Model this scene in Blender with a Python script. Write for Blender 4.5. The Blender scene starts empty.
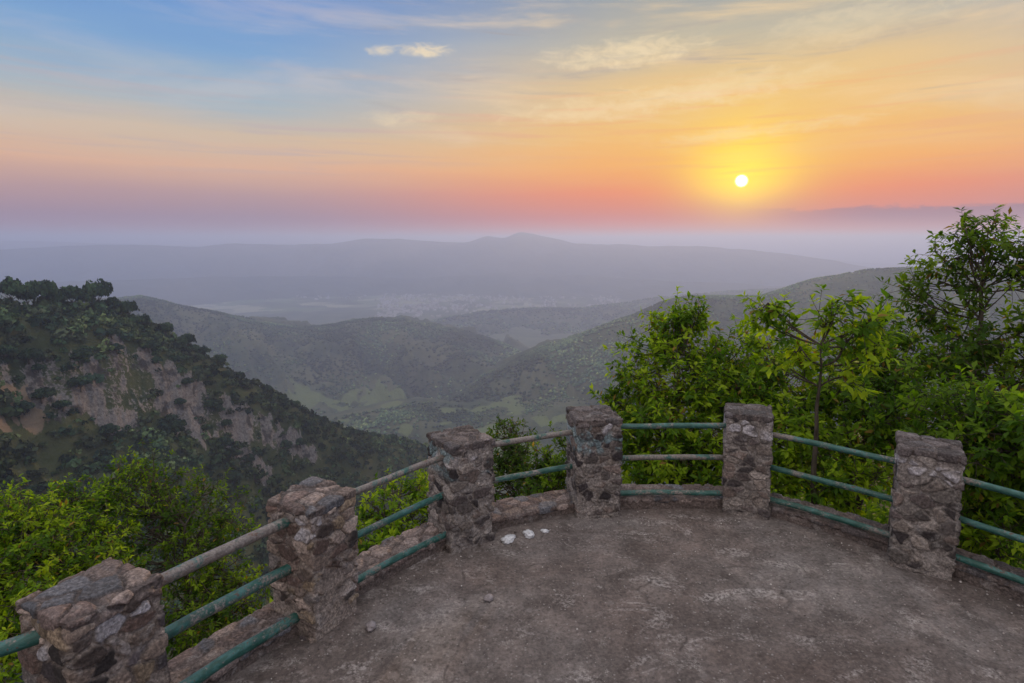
import bpy, math, random
import numpy as np
R = math.radians
rng = np.random.default_rng(7)
random.seed(7)

# ------------------------------------------------------------------ camera
EYE = 2.6
PITCH = R(6.6)
FPX = 569.0
PPX, PPY = 512.0, 306.0
scene = bpy.context.scene
col = scene.collection
cam_d = bpy.data.cameras.new('camera')
cam = bpy.data.objects.new('camera', cam_d)
col.objects.link(cam)
cam.location = (0, 0, EYE)
cam.rotation_euler = (R(90) - PITCH, 0, 0)
cam_d.sensor_width = 36.0
cam_d.lens = FPX / 1024 * 36.0
cam_d.shift_y = -(341.5 - PPY) / 1024
cam_d.clip_start = 0.05
cam_d.clip_end = 150000
scene.camera = cam

# ------------------------------------------------------------------ sun, sky, exposure
SUN_EL, SUN_AZ = R(5.4), R(21.6)          # azimuth measured from +Y towards +X
sd = (math.sin(SUN_AZ) * math.cos(SUN_EL), math.cos(SUN_AZ) * math.cos(SUN_EL), math.sin(SUN_EL))
sun_d = bpy.data.lights.new('sun', 'SUN')
sun_d.energy = 2.4
sun_d.angle = R(1.4)
sun_d.color = (1.0, 0.62, 0.33)
sun = bpy.data.objects.new('sun', sun_d)
col.objects.link(sun)
from mathutils import Vector
sun.rotation_euler = Vector(sd).to_track_quat('Z', 'Y').to_euler()
sun.location = (0, 0, 60)

scene.render.engine = 'CYCLES'
scene.view_settings.view_transform = 'Standard'
scene.view_settings.look = 'None'
scene.view_settings.exposure = 0.0
scene.view_settings.gamma = 1.0
scene.cycles.use_denoising = True
scene.cycles.max_bounces = 6
scene.cycles.transparent_max_bounces = 8
scene.cycles.volume_bounces = 1
scene.cycles.sample_clamp_indirect = 6.0


def lin(c):
    out = []
    for v in c[:3]:
        v = v / 255.0
        out.append(v / 12.92 if v <= 0.04045 else ((v + 0.055) / 1.055) ** 2.4)
    return tuple(out)


def hot(c, k):
    return tuple(v * k for v in lin(c))


def lin4(c):
    return lin(c) + (1.0,)


class N:
    """tiny expression wrapper round math nodes"""
    tree = None

    def __init__(self, s):
        self.s = s

    @staticmethod
    def m(op, *a, clamp=False):
        n = N.tree.nodes.new('ShaderNodeMath')
        n.operation = op
        n.use_clamp = clamp
        for i, v in enumerate(a):
            if isinstance(v, N):
                N.tree.links.new(v.s, n.inputs[i])
            else:
                n.inputs[i].default_value = v
        return N(n.outputs[0])

    def __add__(s, o): return N.m('ADD', s, o)
    def __radd__(s, o): return N.m('ADD', s, o)
    def __sub__(s, o): return N.m('SUBTRACT', s, o)
    def __rsub__(s, o): return N.m('SUBTRACT', o, s)
    def __mul__(s, o): return N.m('MULTIPLY', s, o)
    def __rmul__(s, o): return N.m('MULTIPLY', s, o)
    def __truediv__(s, o): return N.m('DIVIDE', s, o)


def smooth(x, a, b):
    n = N.tree.nodes.new('ShaderNodeMapRange')
    n.interpolation_type = 'SMOOTHSTEP'
    N.tree.links.new(x.s, n.inputs[0])
    n.inputs[1].default_value = a
    n.inputs[2].default_value = b
    n.inputs[3].default_value = 0
    n.inputs[4].default_value = 1
    return N(n.outputs[0])


def sock(v, inp):
    if isinstance(v, N):
        N.tree.links.new(v.s, inp)
    elif isinstance(v, bpy.types.NodeSocket):
        N.tree.links.new(v, inp)
    else:
        inp.default_value = v


def mix(f, a, b, mode='MIX'):
    n = N.tree.nodes.new('ShaderNodeMix')
    n.data_type = 'RGBA'
    n.blend_type = mode
    n.clamp_result = False
    sock(f, n.inputs[0])
    sock(a, n.inputs[6])
    sock(b, n.inputs[7])
    return n.outputs[2]


def ramp(f, stops, interp='LINEAR'):
    n = N.tree.nodes.new('ShaderNodeValToRGB')
    cr = n.color_ramp
    cr.interpolation = interp
    while len(cr.elements) < len(stops):
        cr.elements.new(0.5)
    for e, (p, c) in zip(cr.elements, stops):
        e.position = p
    for e, (p, c) in zip(cr.elements, stops):
        e.color = c if len(c) == 4 else tuple(c) + (1.0,)
    sock(f, n.inputs[0])
    return n.outputs[0]


def noise(vec, scale, detail=4, rough=0.55, dist=0.0):
    n = N.tree.nodes.new('ShaderNodeTexNoise')
    n.inputs['Scale'].default_value = scale
    n.inputs['Detail'].default_value = detail
    n.inputs['Roughness'].default_value = rough
    n.inputs['Distortion'].default_value = dist
    if vec is not None:
        sock(vec, n.inputs['Vector'])
    return N(n.outputs['Fac'])


def combine(x, y, z):
    n = N.tree.nodes.new('ShaderNodeCombineXYZ')
    sock(x, n.inputs[0]); sock(y, n.inputs[1]); sock(z, n.inputs[2])
    return n.outputs[0]


world = bpy.data.worlds.new('World')
scene.world = world
world.use_nodes = True
wt = world.node_tree
wt.nodes.clear()
N.tree = wt
tc = wt.nodes.new('ShaderNodeTexCoord')
sep = wt.nodes.new('ShaderNodeSeparateXYZ')
wt.links.new(tc.outputs['Generated'], sep.inputs[0])
dx, dy, dz = N(sep.outputs[0]), N(sep.outputs[1]), N(sep.outputs[2])
DEG = 180 / math.pi
el = N.m('ARCSINE', dz) * DEG
az = N.m('ARCTAN2', dx, dy) * DEG
sdist = N.m('ARCCOSINE', N.m('MINIMUM', dx * sd[0] + dy * sd[1] + dz * sd[2], 0.999999)) * DEG
azrel = N.m('ABSOLUTE', az - SUN_AZ * DEG)
wob = (noise(combine(az * 0.05, el * 0.5, 0.0), 1.0, 4, 0.6) - 0.5) * 3.0
elw = el + wob * smooth(el, 1.0, 10.0)
SC = 60.0
e01 = elw / SC
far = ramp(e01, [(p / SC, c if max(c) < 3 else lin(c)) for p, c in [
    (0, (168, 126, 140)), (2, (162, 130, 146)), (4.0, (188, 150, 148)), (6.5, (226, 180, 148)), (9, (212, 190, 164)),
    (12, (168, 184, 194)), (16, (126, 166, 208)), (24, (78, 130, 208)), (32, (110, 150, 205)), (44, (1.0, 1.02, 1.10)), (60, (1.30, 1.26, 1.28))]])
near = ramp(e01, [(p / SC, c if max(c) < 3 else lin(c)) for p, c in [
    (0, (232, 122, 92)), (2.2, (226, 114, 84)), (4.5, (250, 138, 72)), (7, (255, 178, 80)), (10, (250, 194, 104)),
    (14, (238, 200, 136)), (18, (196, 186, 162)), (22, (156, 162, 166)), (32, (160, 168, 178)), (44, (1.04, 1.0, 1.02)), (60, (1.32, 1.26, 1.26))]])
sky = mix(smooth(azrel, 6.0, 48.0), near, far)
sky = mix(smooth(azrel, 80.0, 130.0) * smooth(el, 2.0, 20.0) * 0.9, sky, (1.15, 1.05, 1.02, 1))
# glow of light round the low sun
g1 = N.m('EXPONENT', sdist * sdist * (-1 / 6.2 ** 2) * 1.0)
g2 = N.m('EXPONENT', sdist * (-1 / 2.3))
up_bias = smooth(el, 1.0, 6.5)
sky = mix(g1 * up_bias * 0.60, sky, (1.0, 0.66, 0.05, 1))
g3 = N.m('EXPONENT', sdist * sdist * (-1 / 3.6 ** 2))
sky = mix(g3 * 0.85 * smooth(el, 2.6, 6.0), sky, (1.45, 0.92, 0.01, 1))
sky = mix(N.m('MINIMUM', g2 * 0.9, 1.0), sky, (1.5, 1.05, 0.03, 1))
# thin drifting cirrus, long streaks
cv = combine(az * 0.045 + el * 0.05, el * 0.26, 3.1)
c1 = noise(cv, 1.25, 6, 0.58, 0.5)
c1 = smooth(c1, 0.46, 0.72) * smooth(el, 6.0, 11.0) * (1.0 - smooth(el, 40.0, 70.0))
cirrus_col = mix(smooth(azrel, 5.0, 55.0), (0.98, 0.70, 0.36, 1), (0.72, 0.62, 0.60, 1))
sky = mix(c1 * (0.60 - smooth(azrel, 20.0, 50.0) * 0.36), sky, cirrus_col)
c2 = noise(combine(az * 0.05, el * 0.55, 9.7), 1.3, 7, 0.6, 0.8)
c2 = smooth(c2, 0.52, 0.80) * smooth(el, 9.0, 14.0) * (1.0 - smooth(azrel, 25.0, 50.0))
sky = mix(c2 * 0.8, sky, (0.40, 0.35, 0.34, 1))
c3 = smooth(noise(combine(az * 0.03 - el * 0.05, el * 0.9, 21.3), 1.5, 7, 0.62, 0.5), 0.50, 0.66) * smooth(el, 4.5, 8.0) * (1.0 - smooth(el, 11.0, 17.0))
sky = mix(c3 * 0.45, sky, mix(smooth(azrel, 5.0, 50.0), (0.95, 0.42, 0.16, 1), (0.50, 0.42, 0.45, 1)))
# a few bright puffs
def puff(a0, e0, ra, re, seed):
    q = N.m('POWER', (az - a0) / ra, 2.0) + N.m('POWER', (el - e0 - (az - a0) * 0.05) / re, 2.0)
    n = noise(combine(az * 0.5, el * 1.3, seed), 0.9, 6, 0.7, 0.5)
    return smooth(n + (1.0 - q) * 0.32, 0.50, 0.98)
for a0, e0, ra, re, s, k in [(-8.3, 17.4, 3.6, 0.75, 1.3, .75), (-12.4, 17.2, 1.6, .6, 4.1, .55), (10.5, 17.0, 9.5, 1.5, 7.7, .6),
                             (-27, 21.0, 1.6, .7, 2.2, .4), (10, 12.6, 15, 1.5, 5.5, .4), (20, 13.6, 11, 1.6, 6.3, .35), (-11, 11.4, 5, .9, 2.9, .35), (30, 17.5, 9, 2.2, 5.1, .3), (22, 9.6, 12, .8, 1.9, .35)]:
    sky = mix(puff(a0, e0, ra, re, s) * k, sky, (1.0, 0.80, 0.50, 1))
# low grey cloud bank at right
bn = noise(combine(az * 0.22, el * 0.5, 1.0), 1.2, 6, 0.6)
top = 2.9 + (bn - 0.5) * 2.6
bank = smooth(top - el, -0.12, 0.35) * smooth(el, 0.2, 2.2) * smooth(az, 20.0, 34.0)
sky = mix(bank * 0.75, sky, lin4((140, 104, 124)))
# sun disc
sky = mix(1.0 - smooth(sdist, 0.28, 0.64), sky, (4.5, 4.0, 2.6, 1))
sky = mix(smooth(el, -3.0, 0.0), lin4((100, 96, 112)), sky)
nish = wt.nodes.new('ShaderNodeTexSky')
nish.sky_type = 'NISHITA'
nish.sun_disc = False
nish.sun_elevation = SUN_EL
nish.sun_rotation = SUN_AZ
nish.altitude = 1800
nish.dust_density = 2.0
bg1 = wt.nodes.new('ShaderNodeBackground')
bg2 = wt.nodes.new('ShaderNodeBackground')
wt.links.new(nish.outputs[0], bg1.inputs[0]); bg1.inputs[1].default_value = 0.0
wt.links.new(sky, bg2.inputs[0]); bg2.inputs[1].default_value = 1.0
addw = wt.nodes.new('ShaderNodeAddShader')
wout = wt.nodes.new('ShaderNodeOutputWorld')
wt.links.new(bg1.outputs[0], addw.inputs[0]); wt.links.new(bg2.outputs[0], addw.inputs[1])
wt.links.new(addw.outputs[0], wout.inputs[0])
world.cycles.sampling_method = 'MANUAL'
world.cycles.sample_map_resolution = 1024

# ------------------------------------------------------------------ helpers
def P(px, py, dist):
    """3-D point seen at a place of the survey drawing, at a horizontal distance"""
    a, b = (px - PPX) / FPX, (PPY - py) / FPX
    d = np.array([a, math.cos(PITCH) + b * math.sin(PITCH), -math.sin(PITCH) + b * math.cos(PITCH)])
    return np.array([0, 0, EYE]) + d * dist / math.hypot(d[0], d[1])


def mesh_obj(name, verts, faces, mat=None, parent=None, colors=None, smooth_shade=False):
    """faces: list of integer arrays, each (n,3) or (n,4)"""
    me = bpy.data.meshes.new(name)
    verts = np.asarray(verts, dtype=np.float32)
    faces = [np.asarray(f, dtype=np.int32) for f in faces if len(f)]
    me.vertices.add(len(verts))
    me.vertices.foreach_set('co', verts.ravel())
    loops = np.concatenate([f.ravel() for f in faces])
    sizes = np.concatenate([np.full(len(f), f.shape[1], np.int32) for f in faces])
    starts = np.concatenate([[0], np.cumsum(sizes)[:-1]]).astype(np.int32)
    me.loops.add(len(loops))
    me.loops.foreach_set('vertex_index', loops)
    me.polygons.add(len(sizes))
    me.polygons.foreach_set('loop_start', starts)
    me.polygons.foreach_set('loop_total', sizes)
    if smooth_shade:
        me.polygons.foreach_set('use_smooth', np.ones(len(sizes), dtype=bool))
    me.update(calc_edges=True)
    if colors is not None:
        at = me.color_attributes.new('Col', 'FLOAT_COLOR', 'POINT')
        c = np.ones((len(verts), 4), np.float32)
        c[:, :colors.shape[1]] = colors
        at.data.foreach_set('color', c.ravel())
    if mat:
        me.materials.append(mat)
    o = bpy.data.objects.new(name, me)
    col.objects.link(o)
    if parent is not None:
        o.parent = parent
        o.matrix_parent_inverse.identity()
        o.location = -np.array(parent.location)
        o.location = (-parent.location[0], -parent.location[1], -parent.location[2])
    return o


def tag(o, label=None, cat=None, group=None, kind=None):
    if label: o['label'] = label
    if cat: o['category'] = cat
    if group: o['group'] = group
    if kind: o['kind'] = kind
    return o


def thing(name, label, cat, loc, group=None):
    o = bpy.data.objects.new(name, None)
    col.objects.link(o)
    o.location = tuple(float(v) for v in loc)
    o.empty_display_size = 0.1
    return tag(o, label, cat, group)


_tab = np.random.default_rng(3).random((256, 256)).astype(np.float64)
def vnoise(x, y, seed=0):
    x = np.asarray(x, float) + seed * 17.31; y = np.asarray(y, float) + seed * 9.17
    xi = np.floor(x).astype(int); yi = np.floor(y).astype(int)
    fx = x - xi; fy = y - yi
    fx = fx * fx * fx * (fx * (fx * 6 - 15) + 10); fy = fy * fy * fy * (fy * (fy * 6 - 15) + 10)
    g = lambda a, b: _tab[(xi + a) & 255, (yi + b) & 255]
    return (g(0, 0) * (1 - fx) + g(1, 0) * fx) * (1 - fy) + (g(0, 1) * (1 - fx) + g(1, 1) * fx) * fy
def fbm(x, y, oct=5, seed=0, gain=0.5):
    s = 0; a = 1; t = 0
    for i in range(oct):
        s = s + a * vnoise(x * 2 ** i, y * 2 ** i, seed + i * 3); t += a; a *= gain
    return s / t
def ridged(x, y, oct=5, seed=0, gain=0.5):
    s = 0; a = 1; t = 0
    for i in range(oct):
        s = s + a * (1 - np.abs(2 * vnoise(x * 2 ** i, y * 2 ** i, seed + i * 3) - 1)); t += a; a *= gain
    return s / t
def sstep(x, a, b):
    t = np.clip((np.asarray(x, float) - a) / (b - a), 0, 1)
    return t * t * (3 - 2 * t)


def grid_faces(nu, nv):
    i = np.arange(nu - 1)[:, None]; j = np.arange(nv - 1)[None, :]
    a = i * nv + j
    return np.stack([a, a + 1, a + nv + 1, a + nv], -1).reshape(-1, 4)


# ------------------------------------------------------------------ materials
def new_mat(name):
    m = bpy.data.materials.new(name)
    m.use_nodes = True
    m.node_tree.nodes.clear()
    N.tree = m.node_tree
    return m


def finish(m, color, rough=0.9, bump=None, bump_dist=0.01, bump_strength=1.0, spec=0.3, metal=0.0):
    t = m.node_tree
    N.tree = t
    b = t.nodes.new('ShaderNodeBsdfPrincipled')
    o = t.nodes.new('ShaderNodeOutputMaterial')
    t.links.new(b.outputs[0], o.inputs[0])
    sock(color, b.inputs['Base Color'])
    sock(rough, b.inputs['Roughness'])
    b.inputs['Specular IOR Level'].default_value = spec
    b.inputs['Metallic'].default_value = metal
    if bump is not None:
        bn = t.nodes.new('ShaderNodeBump')
        bn.inputs['Strength'].default_value = bump_strength
        bn.inputs['Distance'].default_value = bump_dist
        sock(bump, bn.inputs['Height'])
        t.links.new(bn.outputs[0], b.inputs['Normal'])
    return b


def obj_co():
    return N.tree.nodes.new('ShaderNodeNewGeometry').outputs['Position']


def attr(name='Col'):
    n = N.tree.nodes.new('ShaderNodeAttribute')
    n.attribute_name = name
    return n.outputs['Color']


def vmul(v, s):
    n = N.tree.nodes.new('ShaderNodeVectorMath'); n.operation = 'MULTIPLY'
    N.tree.links.new(v, n.inputs[0]); n.inputs[1].default_value = s
    return n.outputs[0]


def mat_leaf(name):
    m = new_mat(name)
    t = m.node_tree
    c = attr()
    d = t.nodes.new('ShaderNodeBsdfPrincipled')
    t.links.new(c, d.inputs['Base Color'])
    d.inputs['Roughness'].default_value = 0.65
    d.inputs['Specular IOR Level'].default_value = 0.15
    tr = t.nodes.new('ShaderNodeBsdfTranslucent')
    tc_ = mix(1.0, c, (1.55, 1.75, 0.55, 1), 'MULTIPLY')
    t.links.new(tc_, tr.inputs[0])
    mx = t.nodes.new('ShaderNodeMixShader'); mx.inputs[0].default_value = 0.48
    t.links.new(d.outputs[0], mx.inputs[1]); t.links.new(tr.outputs[0], mx.inputs[2])
    o = t.nodes.new('ShaderNodeOutputMaterial'); t.links.new(mx.outputs[0], o.inputs[0])
    return m


M_LEAF = mat_leaf('leaf')

m = M_BARK = new_mat('bark')
p = obj_co()
n1 = noise(vmul(p, (30, 30, 7)), 1.0, 5)
finish(m, ramp(n1, [(0.3, (0.035, 0.027, 0.02)), (0.7, (0.11, 0.09, 0.07))]), 0.95, n1, 0.01)

# stone: colour from the stones themselves, fine grain on top
def mat_stone(name, tint=(1, 1, 1)):
    m = new_mat(name)
    p = obj_co()
    c = attr()
    g1 = noise(p, 55, 6, 0.7); g2 = noise(p, 9, 4, 0.6); g3 = noise(p, 200, 3, 0.7)
    c = mix(1.0, c, ramp(g1, [(0.30, (0.34, 0.32, 0.31)), (0.5, (0.95, 0.93, 0.92)), (0.70, (2.05, 2.0, 1.95))]), 'MULTIPLY')
    c = mix(smooth(g2, 0.56, 0.70) * smooth(g3, 0.4, 0.6) * 0.65, c, (0.50, 0.47, 0.45, 1))       # pale lichen / lime bloom
    c = mix(smooth(noise(p, 5, 5, 0.65), 0.58, 0.72) * 0.75, c, (0.045, 0.04, 0.038, 1))         # dark moss and soot
    h = g1 * 0.6 + g3 * 0.35 + g2 * 0.4
    finish(m, c, 0.88, h, 0.026, 1.0, 0.35)
    return m
M_STONE = mat_stone('rubble_stone')

m = M_FLOOR = new_mat('terrace_concrete')
p = obj_co()
big = noise(p, 0.55, 8, 0.68, 0.4); mid = noise(p, 3.2, 9, 0.75, 0.3); fine = noise(p, 38, 6, 0.75); grit = noise(p, 130, 3, 0.7)
c = ramp(big, [(0.32, (0.125, 0.094, 0.082)), (0.5, (0.155, 0.130, 0.120)), (0.68, (0.22, 0.204, 0.198))])
c = mix(1.0, c, ramp(mid, [(0.32, (0.50, 0.48, 0.47)), (0.5, (1, 1, 1)), (0.68, (1.6, 1.58, 1.56))]), 'MULTIPLY')
c = mix(smooth(noise(p, 0.9, 5, 0.6, 0.8), 0.50, 0.62) * 0.22, c, (0.085, 0.068, 0.060, 1))
c = mix(1.0, c, ramp(fine, [(0.30, (0.55, 0.53, 0.52)), (0.5, (1, 1, 1)), (0.70, (1.55, 1.52, 1.5))]), 'MULTIPLY')
def specks(scale, lo, hi, keep):
    v_ = N.tree.nodes.new('ShaderNodeTexVoronoi'); v_.inputs['Scale'].default_value = scale; N.tree.links.new(p, v_.inputs['Vector'])
    s_ = N.tree.nodes.new('ShaderNodeSeparateColor'); N.tree.links.new(v_.outputs['Color'], s_.inputs[0])
    return (1.0 - smooth(N(v_.outputs['Distance']), lo, hi)) * smooth(N(s_.outputs[0]), keep, keep + 0.05)
pits = specks(26, 0.12, 0.34, 0.72); flecks = specks(34, 0.10, 0.32, 0.72); bigp = specks(7, 0.05, 0.30, 0.80)
c = mix(pits * 0.55, c, (0.05, 0.042, 0.038, 1))
c = mix(flecks * 0.5, c, (0.42, 0.39, 0.37, 1))
c = mix(bigp * 0.3, c, (0.30, 0.27, 0.26, 1))
# worn pale streaks where the screed has scaled off
pr = N.tree.nodes.new('ShaderNodeMapping'); pr.inputs['Rotation'].default_value = (0, 0, R(38)); pr.inputs['Scale'].default_value = (1.6, 2.8, 1)
N.tree.links.new(p, pr.inputs['Vector'])
scale_n = noise(pr.outputs[0], 1.25, 8, 0.68, 0.9)
c = mix(smooth(scale_n, 0.53, 0.66) * smooth(fine, 0.42, 0.60) * 0.8, c, (0.46, 0.42, 0.40, 1))
c = mix(smooth(noise(p, 4.5, 7, 0.75, 1.0), 0.57, 0.66) * smooth(grit, 0.42, 0.58) * 0.7, c, (0.44, 0.40, 0.37, 1))
# hairline cracks
vo = N.tree.nodes.new('ShaderNodeTexVoronoi'); vo.feature = 'DISTANCE_TO_EDGE'; vo.inputs['Scale'].default_value = 0.62
wv = N.tree.nodes.new('ShaderNodeVectorMath'); wv.operation = 'ADD'
nn = N.tree.nodes.new('ShaderNodeTexNoise'); nn.inputs['Scale'].default_value = 2.2; nn.inputs['Detail'].default_value = 6
N.tree.links.new(p, nn.inputs['Vector'])
nm = vmul(nn.outputs['Color'], (0.55, 0.55, 0))
N.tree.links.new(p, wv.inputs[0]); N.tree.links.new(nm, wv.inputs[1]); N.tree.links.new(wv.outputs[0], vo.inputs['Vector'])
crack = (1.0 - smooth(N(vo.outputs['Distance']), 0.0, 0.012)) * smooth(mid, 0.50, 0.62)
c = mix(crack * 0.4, c, (0.03, 0.026, 0.024, 1))
finish(m, c, 0.86, fine * 0.8 + grit * 0.5 + mid * 1.2 - crack * 0.8 + scale_n * 0.5, 0.016, 1.0, 0.35)

def mat_rail(name, worn):
    m = new_mat(name)
    p = obj_co()
    a = noise(vmul(p, (9, 9, 26)), 1.0, 7, 0.7, 0.5); b = noise(p, 60, 5, 0.7); d = noise(p, 5, 4, 0.6)
    c = ramp(a, [(0.30, (0.008, 0.040, 0.030)), (0.5, (0.016, 0.085, 0.068)), (0.70, (0.07, 0.20, 0.20))])
    lo, hi = worn
    c = mix(smooth(d + (b - 0.5) * 0.5, lo, hi), c, ramp(b, [(0.3, (0.07, 0.055, 0.045)), (0.55, (0.19, 0.165, 0.15)), (0.8, (0.36, 0.33, 0.31))]))
    c = mix(smooth(a + (b - .5) * .6, 0.60, 0.66) * 0.8, c, (0.09, 0.04, 0.022, 1))
    finish(m, c, ramp(b, [(0.3, (0.30,) * 3), (0.7, (0.62,) * 3)]), b + a * 0.6, 0.004, 0.8, 0.5)
    return m
M_RAIL = mat_rail('green_pipe_paint', (0.52, 0.66))
M_RAILW = mat_rail('worn_pipe_paint', (0.36, 0.50))

def mat_terrain(name, forest, rock, soil, sc, bumpd, rock_amt=1.0, fields=None):
    """Col.r rock mask, Col.g soil / clearing mask"""
    m = new_mat(name)
    p = obj_co()
    s = N.tree.nodes.new('ShaderNodeSeparateColor'); N.tree.links.new(attr(), s.inputs[0])
    rm, sm = N(s.outputs[0]), N(s.outputs[1])
    a = noise(p, sc, 6, 0.65); b = noise(p, sc * 6, 4, 0.7); d = noise(p, sc * 0.22, 5, 0.6)
    f = mix(ramp(a, [(0.35, (0,) * 3), (0.65, (1,) * 3)]), forest[0], forest[1])
    f = mix(smooth(d, 0.45, 0.62), f, forest[2])
    rk = mix(ramp(b, [(0.35, (0,) * 3), (0.65, (1,) * 3)]), rock[0], rock[1])
    rk = mix(smooth(a, 0.52, 0.62), rk, rock[2])
    c = mix(smooth(rm * 0.8 + (b - 0.5) * 1.3 + (a - 0.5) * 1.5, 0.38, 0.58) * rock_amt, f, rk)
    c = mix(smooth(sm + (b - 0.5) * 0.7, 0.42, 0.62), c, soil)
    finish(m, c, 0.95, a * 1.0 + b * 0.5, bumpd, 1.0, 0.1)
    return m


FOREST = [(0.030, 0.044, 0.020, 1), (0.055, 0.072, 0.030, 1), (0.075, 0.085, 0.038, 1)]
ROCK = [(0.11, 0.10, 0.095, 1), (0.235, 0.22, 0.21, 1), (0.055, 0.05, 0.047, 1)]
M_CLIFF = mat_terrain('cliff_ground', FOREST, ROCK, (0.22, 0.17, 0.12, 1), 0.09, 3.0)
M_RIDGE = mat_terrain('ridge_ground', [(0.032, 0.045, 0.024, 1), (0.070, 0.085, 0.042, 1), (0.10, 0.105, 0.055, 1)],
                      ROCK, (0.115, 0.14, 0.055, 1), 0.018, 8.0)
M_FAR = mat_terrain('mountain_ground', [(0.05, 0.06, 0.04, 1), (0.10, 0.105, 0.07, 1), (0.12, 0.115, 0.08, 1)],
                    ROCK, (0.2, 0.18, 0.12, 1), 0.0022, 40.0)
M_HILL = mat_terrain('hillside_ground', [(0.035, 0.045, 0.018, 1), (0.06, 0.06, 0.03, 1), (0.08, 0.065, 0.04, 1)], ROCK,
                     (0.12, 0.09, 0.06, 1), 0.8, 0.15)

m = M_VALLEY = new_mat('valley_ground')
p = obj_co()
vz = N.tree.nodes.new('ShaderNodeTexVoronoi'); vz.inputs['Scale'].default_value = 0.0045
N.tree.links.new(p, vz.inputs['Vector'])
s = N.tree.nodes.new('ShaderNodeSeparateColor'); N.tree.links.new(vz.outputs['Color'], s.inputs[0])
a = noise(p, 0.0007, 6, 0.65, 0.5); b = noise(p, 0.006, 5, 0.7)
c = ramp(b, [(0.35, (0.07, 0.08, 0.05)), (0.65, (0.13, 0.14, 0.08))])
fld = ramp(N(s.outputs[0]), [(0.2, (0.14, 0.17, 0.08)), (0.5, (0.20, 0.22, 0.12)), (0.8, (0.32, 0.31, 0.20))])
sp_ = N.tree.nodes.new('ShaderNodeSeparateXYZ'); N.tree.links.new(p, sp_.inputs[0])
c = mix(smooth(a, 0.45, 0.53) * smooth(N(s.outputs[1]), 0.25, 0.45) * smooth(N(sp_.outputs[1]), 4300.0, 4900.0), c, fld)
finish(m, c, 0.95, None, spec=0.1)

# ------------------------------------------------------------------ terrain
ZV = -600.0

def ridge(name, pts, wn, wf, sn, sf, amp, fq, nu, nv, mat, label=None, crest_amp=0.0, crest_f=0.01, flat=0.0,
          rockfn=None, seed=0, profile=None, zmin=ZV - 4, pw=1.6, rockrel=None):
    A = np.array([P(*q) for q in pts])
    seg = np.r_[0, np.cumsum(np.linalg.norm(np.diff(A[:, :2], axis=0), axis=1))]
    u = np.linspace(0, seg[-1], nu)
    # smooth interpolation of the crest
    C = np.stack([np.interp(u, seg, A[:, k]) for k in range(3)], 1)
    k = max(3, int(nu / len(pts) / 3) | 1)
    ker = np.hanning(k + 2)[1:-1]; ker /= ker.sum()
    for j in range(3):
        C[:, j] = np.convolve(np.pad(C[:, j], k // 2, 'edge'), ker, 'valid')
    C[:, 2] += crest_amp * (fbm(u * crest_f, u * 0 + 3.3, 5, seed) - 0.5) * 2
    t = np.linspace(-1, 1, nv)
    v = np.sign(t) * np.abs(t) ** pw
    v = np.where(v < 0, v * wf, v * wn)
    rad = C[:, :2] / np.linalg.norm(C[:, :2], axis=1)[:, None]
    XY = C[:, None, :2] - rad[:, None, :] * v[None, :, None]
    V = np.broadcast_to(v, (nu, nv)); U = np.broadcast_to(u[:, None], (nu, nv))
    x, y = XY[..., 0], XY[..., 1]
    if profile is None:
        drop = np.where(V > 0, sn * (np.sqrt(V * V + flat * flat) - flat), sf * (np.sqrt(V * V + flat * flat) - flat))
    else:
        drop = profile(U, V)
    W = np.where(V > 0, wn, wf)
    gr = sstep(np.abs(V), 0, 0.35 * np.minimum(wn, wf))
    warp = fbm(x * fq * 0.8, y * fq * 0.8, 3, seed + 5) * 1.6
    g = ridged(U * fq + warp, V * fq * 0.32 + warp * 0.5, 5, seed + 11, 0.48) - 0.55
    g2 = fbm(x * fq * 5, y * fq * 5, 4, seed + 21) - 0.5
    z = C[:, None, 2] - drop + amp * gr * g * 1.6 + amp * 0.25 * g2 * sstep(np.abs(V), 0, 0.1 * W)
    if rockrel:
        m_ = rockrel(U, V, x, y, z)
        z = z + m_ * ((ridged(U / 12., V / 22., 5, 81) - 0.5) * 7 + (ridged(U / 4., V / 6., 3, 83) - 0.5) * 2.6)
    z = np.minimum(z, C[:, None, 2] - 0.22 * drop + amp * 0.02 * (g2 + 0.5))
    z = np.maximum(z, zmin)
    verts = np.stack([x, y, z], -1).reshape(-1, 3)
    cols = np.zeros((len(verts), 3))
    if rockfn is not None:
        r, s = rockfn(U, V, x, y, z)
        cols[:, 0] = r.ravel(); cols[:, 1] = s.ravel()
    o = mesh_obj(name, verts, [grid_faces(nu, nv)], mat, None, cols, True)
    tag(o, label, kind='structure')
    return dict(U=U, V=V, X=x, Y=y, Z=z, cols=cols.reshape(nu, nv, 3), obj=o, crest=C)


# valley floor: one sheet out to the horizon
nr, na = 110, 180
rr = np.r_[0, np.geomspace(60, 43000, nr - 1)]
aa = np.linspace(0, 2 * math.pi, na)
X = rr[:, None] * np.sin(aa)[None]; Y = rr[:, None] * np.cos(aa)[None]
Z = ZV + (fbm(X / 1500, Y / 1500, 4, 2) - 0.5) * 30 * sstep(rr, 500, 3000)[:, None]
verts = np.stack([X, Y, Z], -1).reshape(-1, 3)
tag(mesh_obj('valley_floor', verts, [grid_faces(nr, na)], M_VALLEY, None, None, True), kind='structure')

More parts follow.
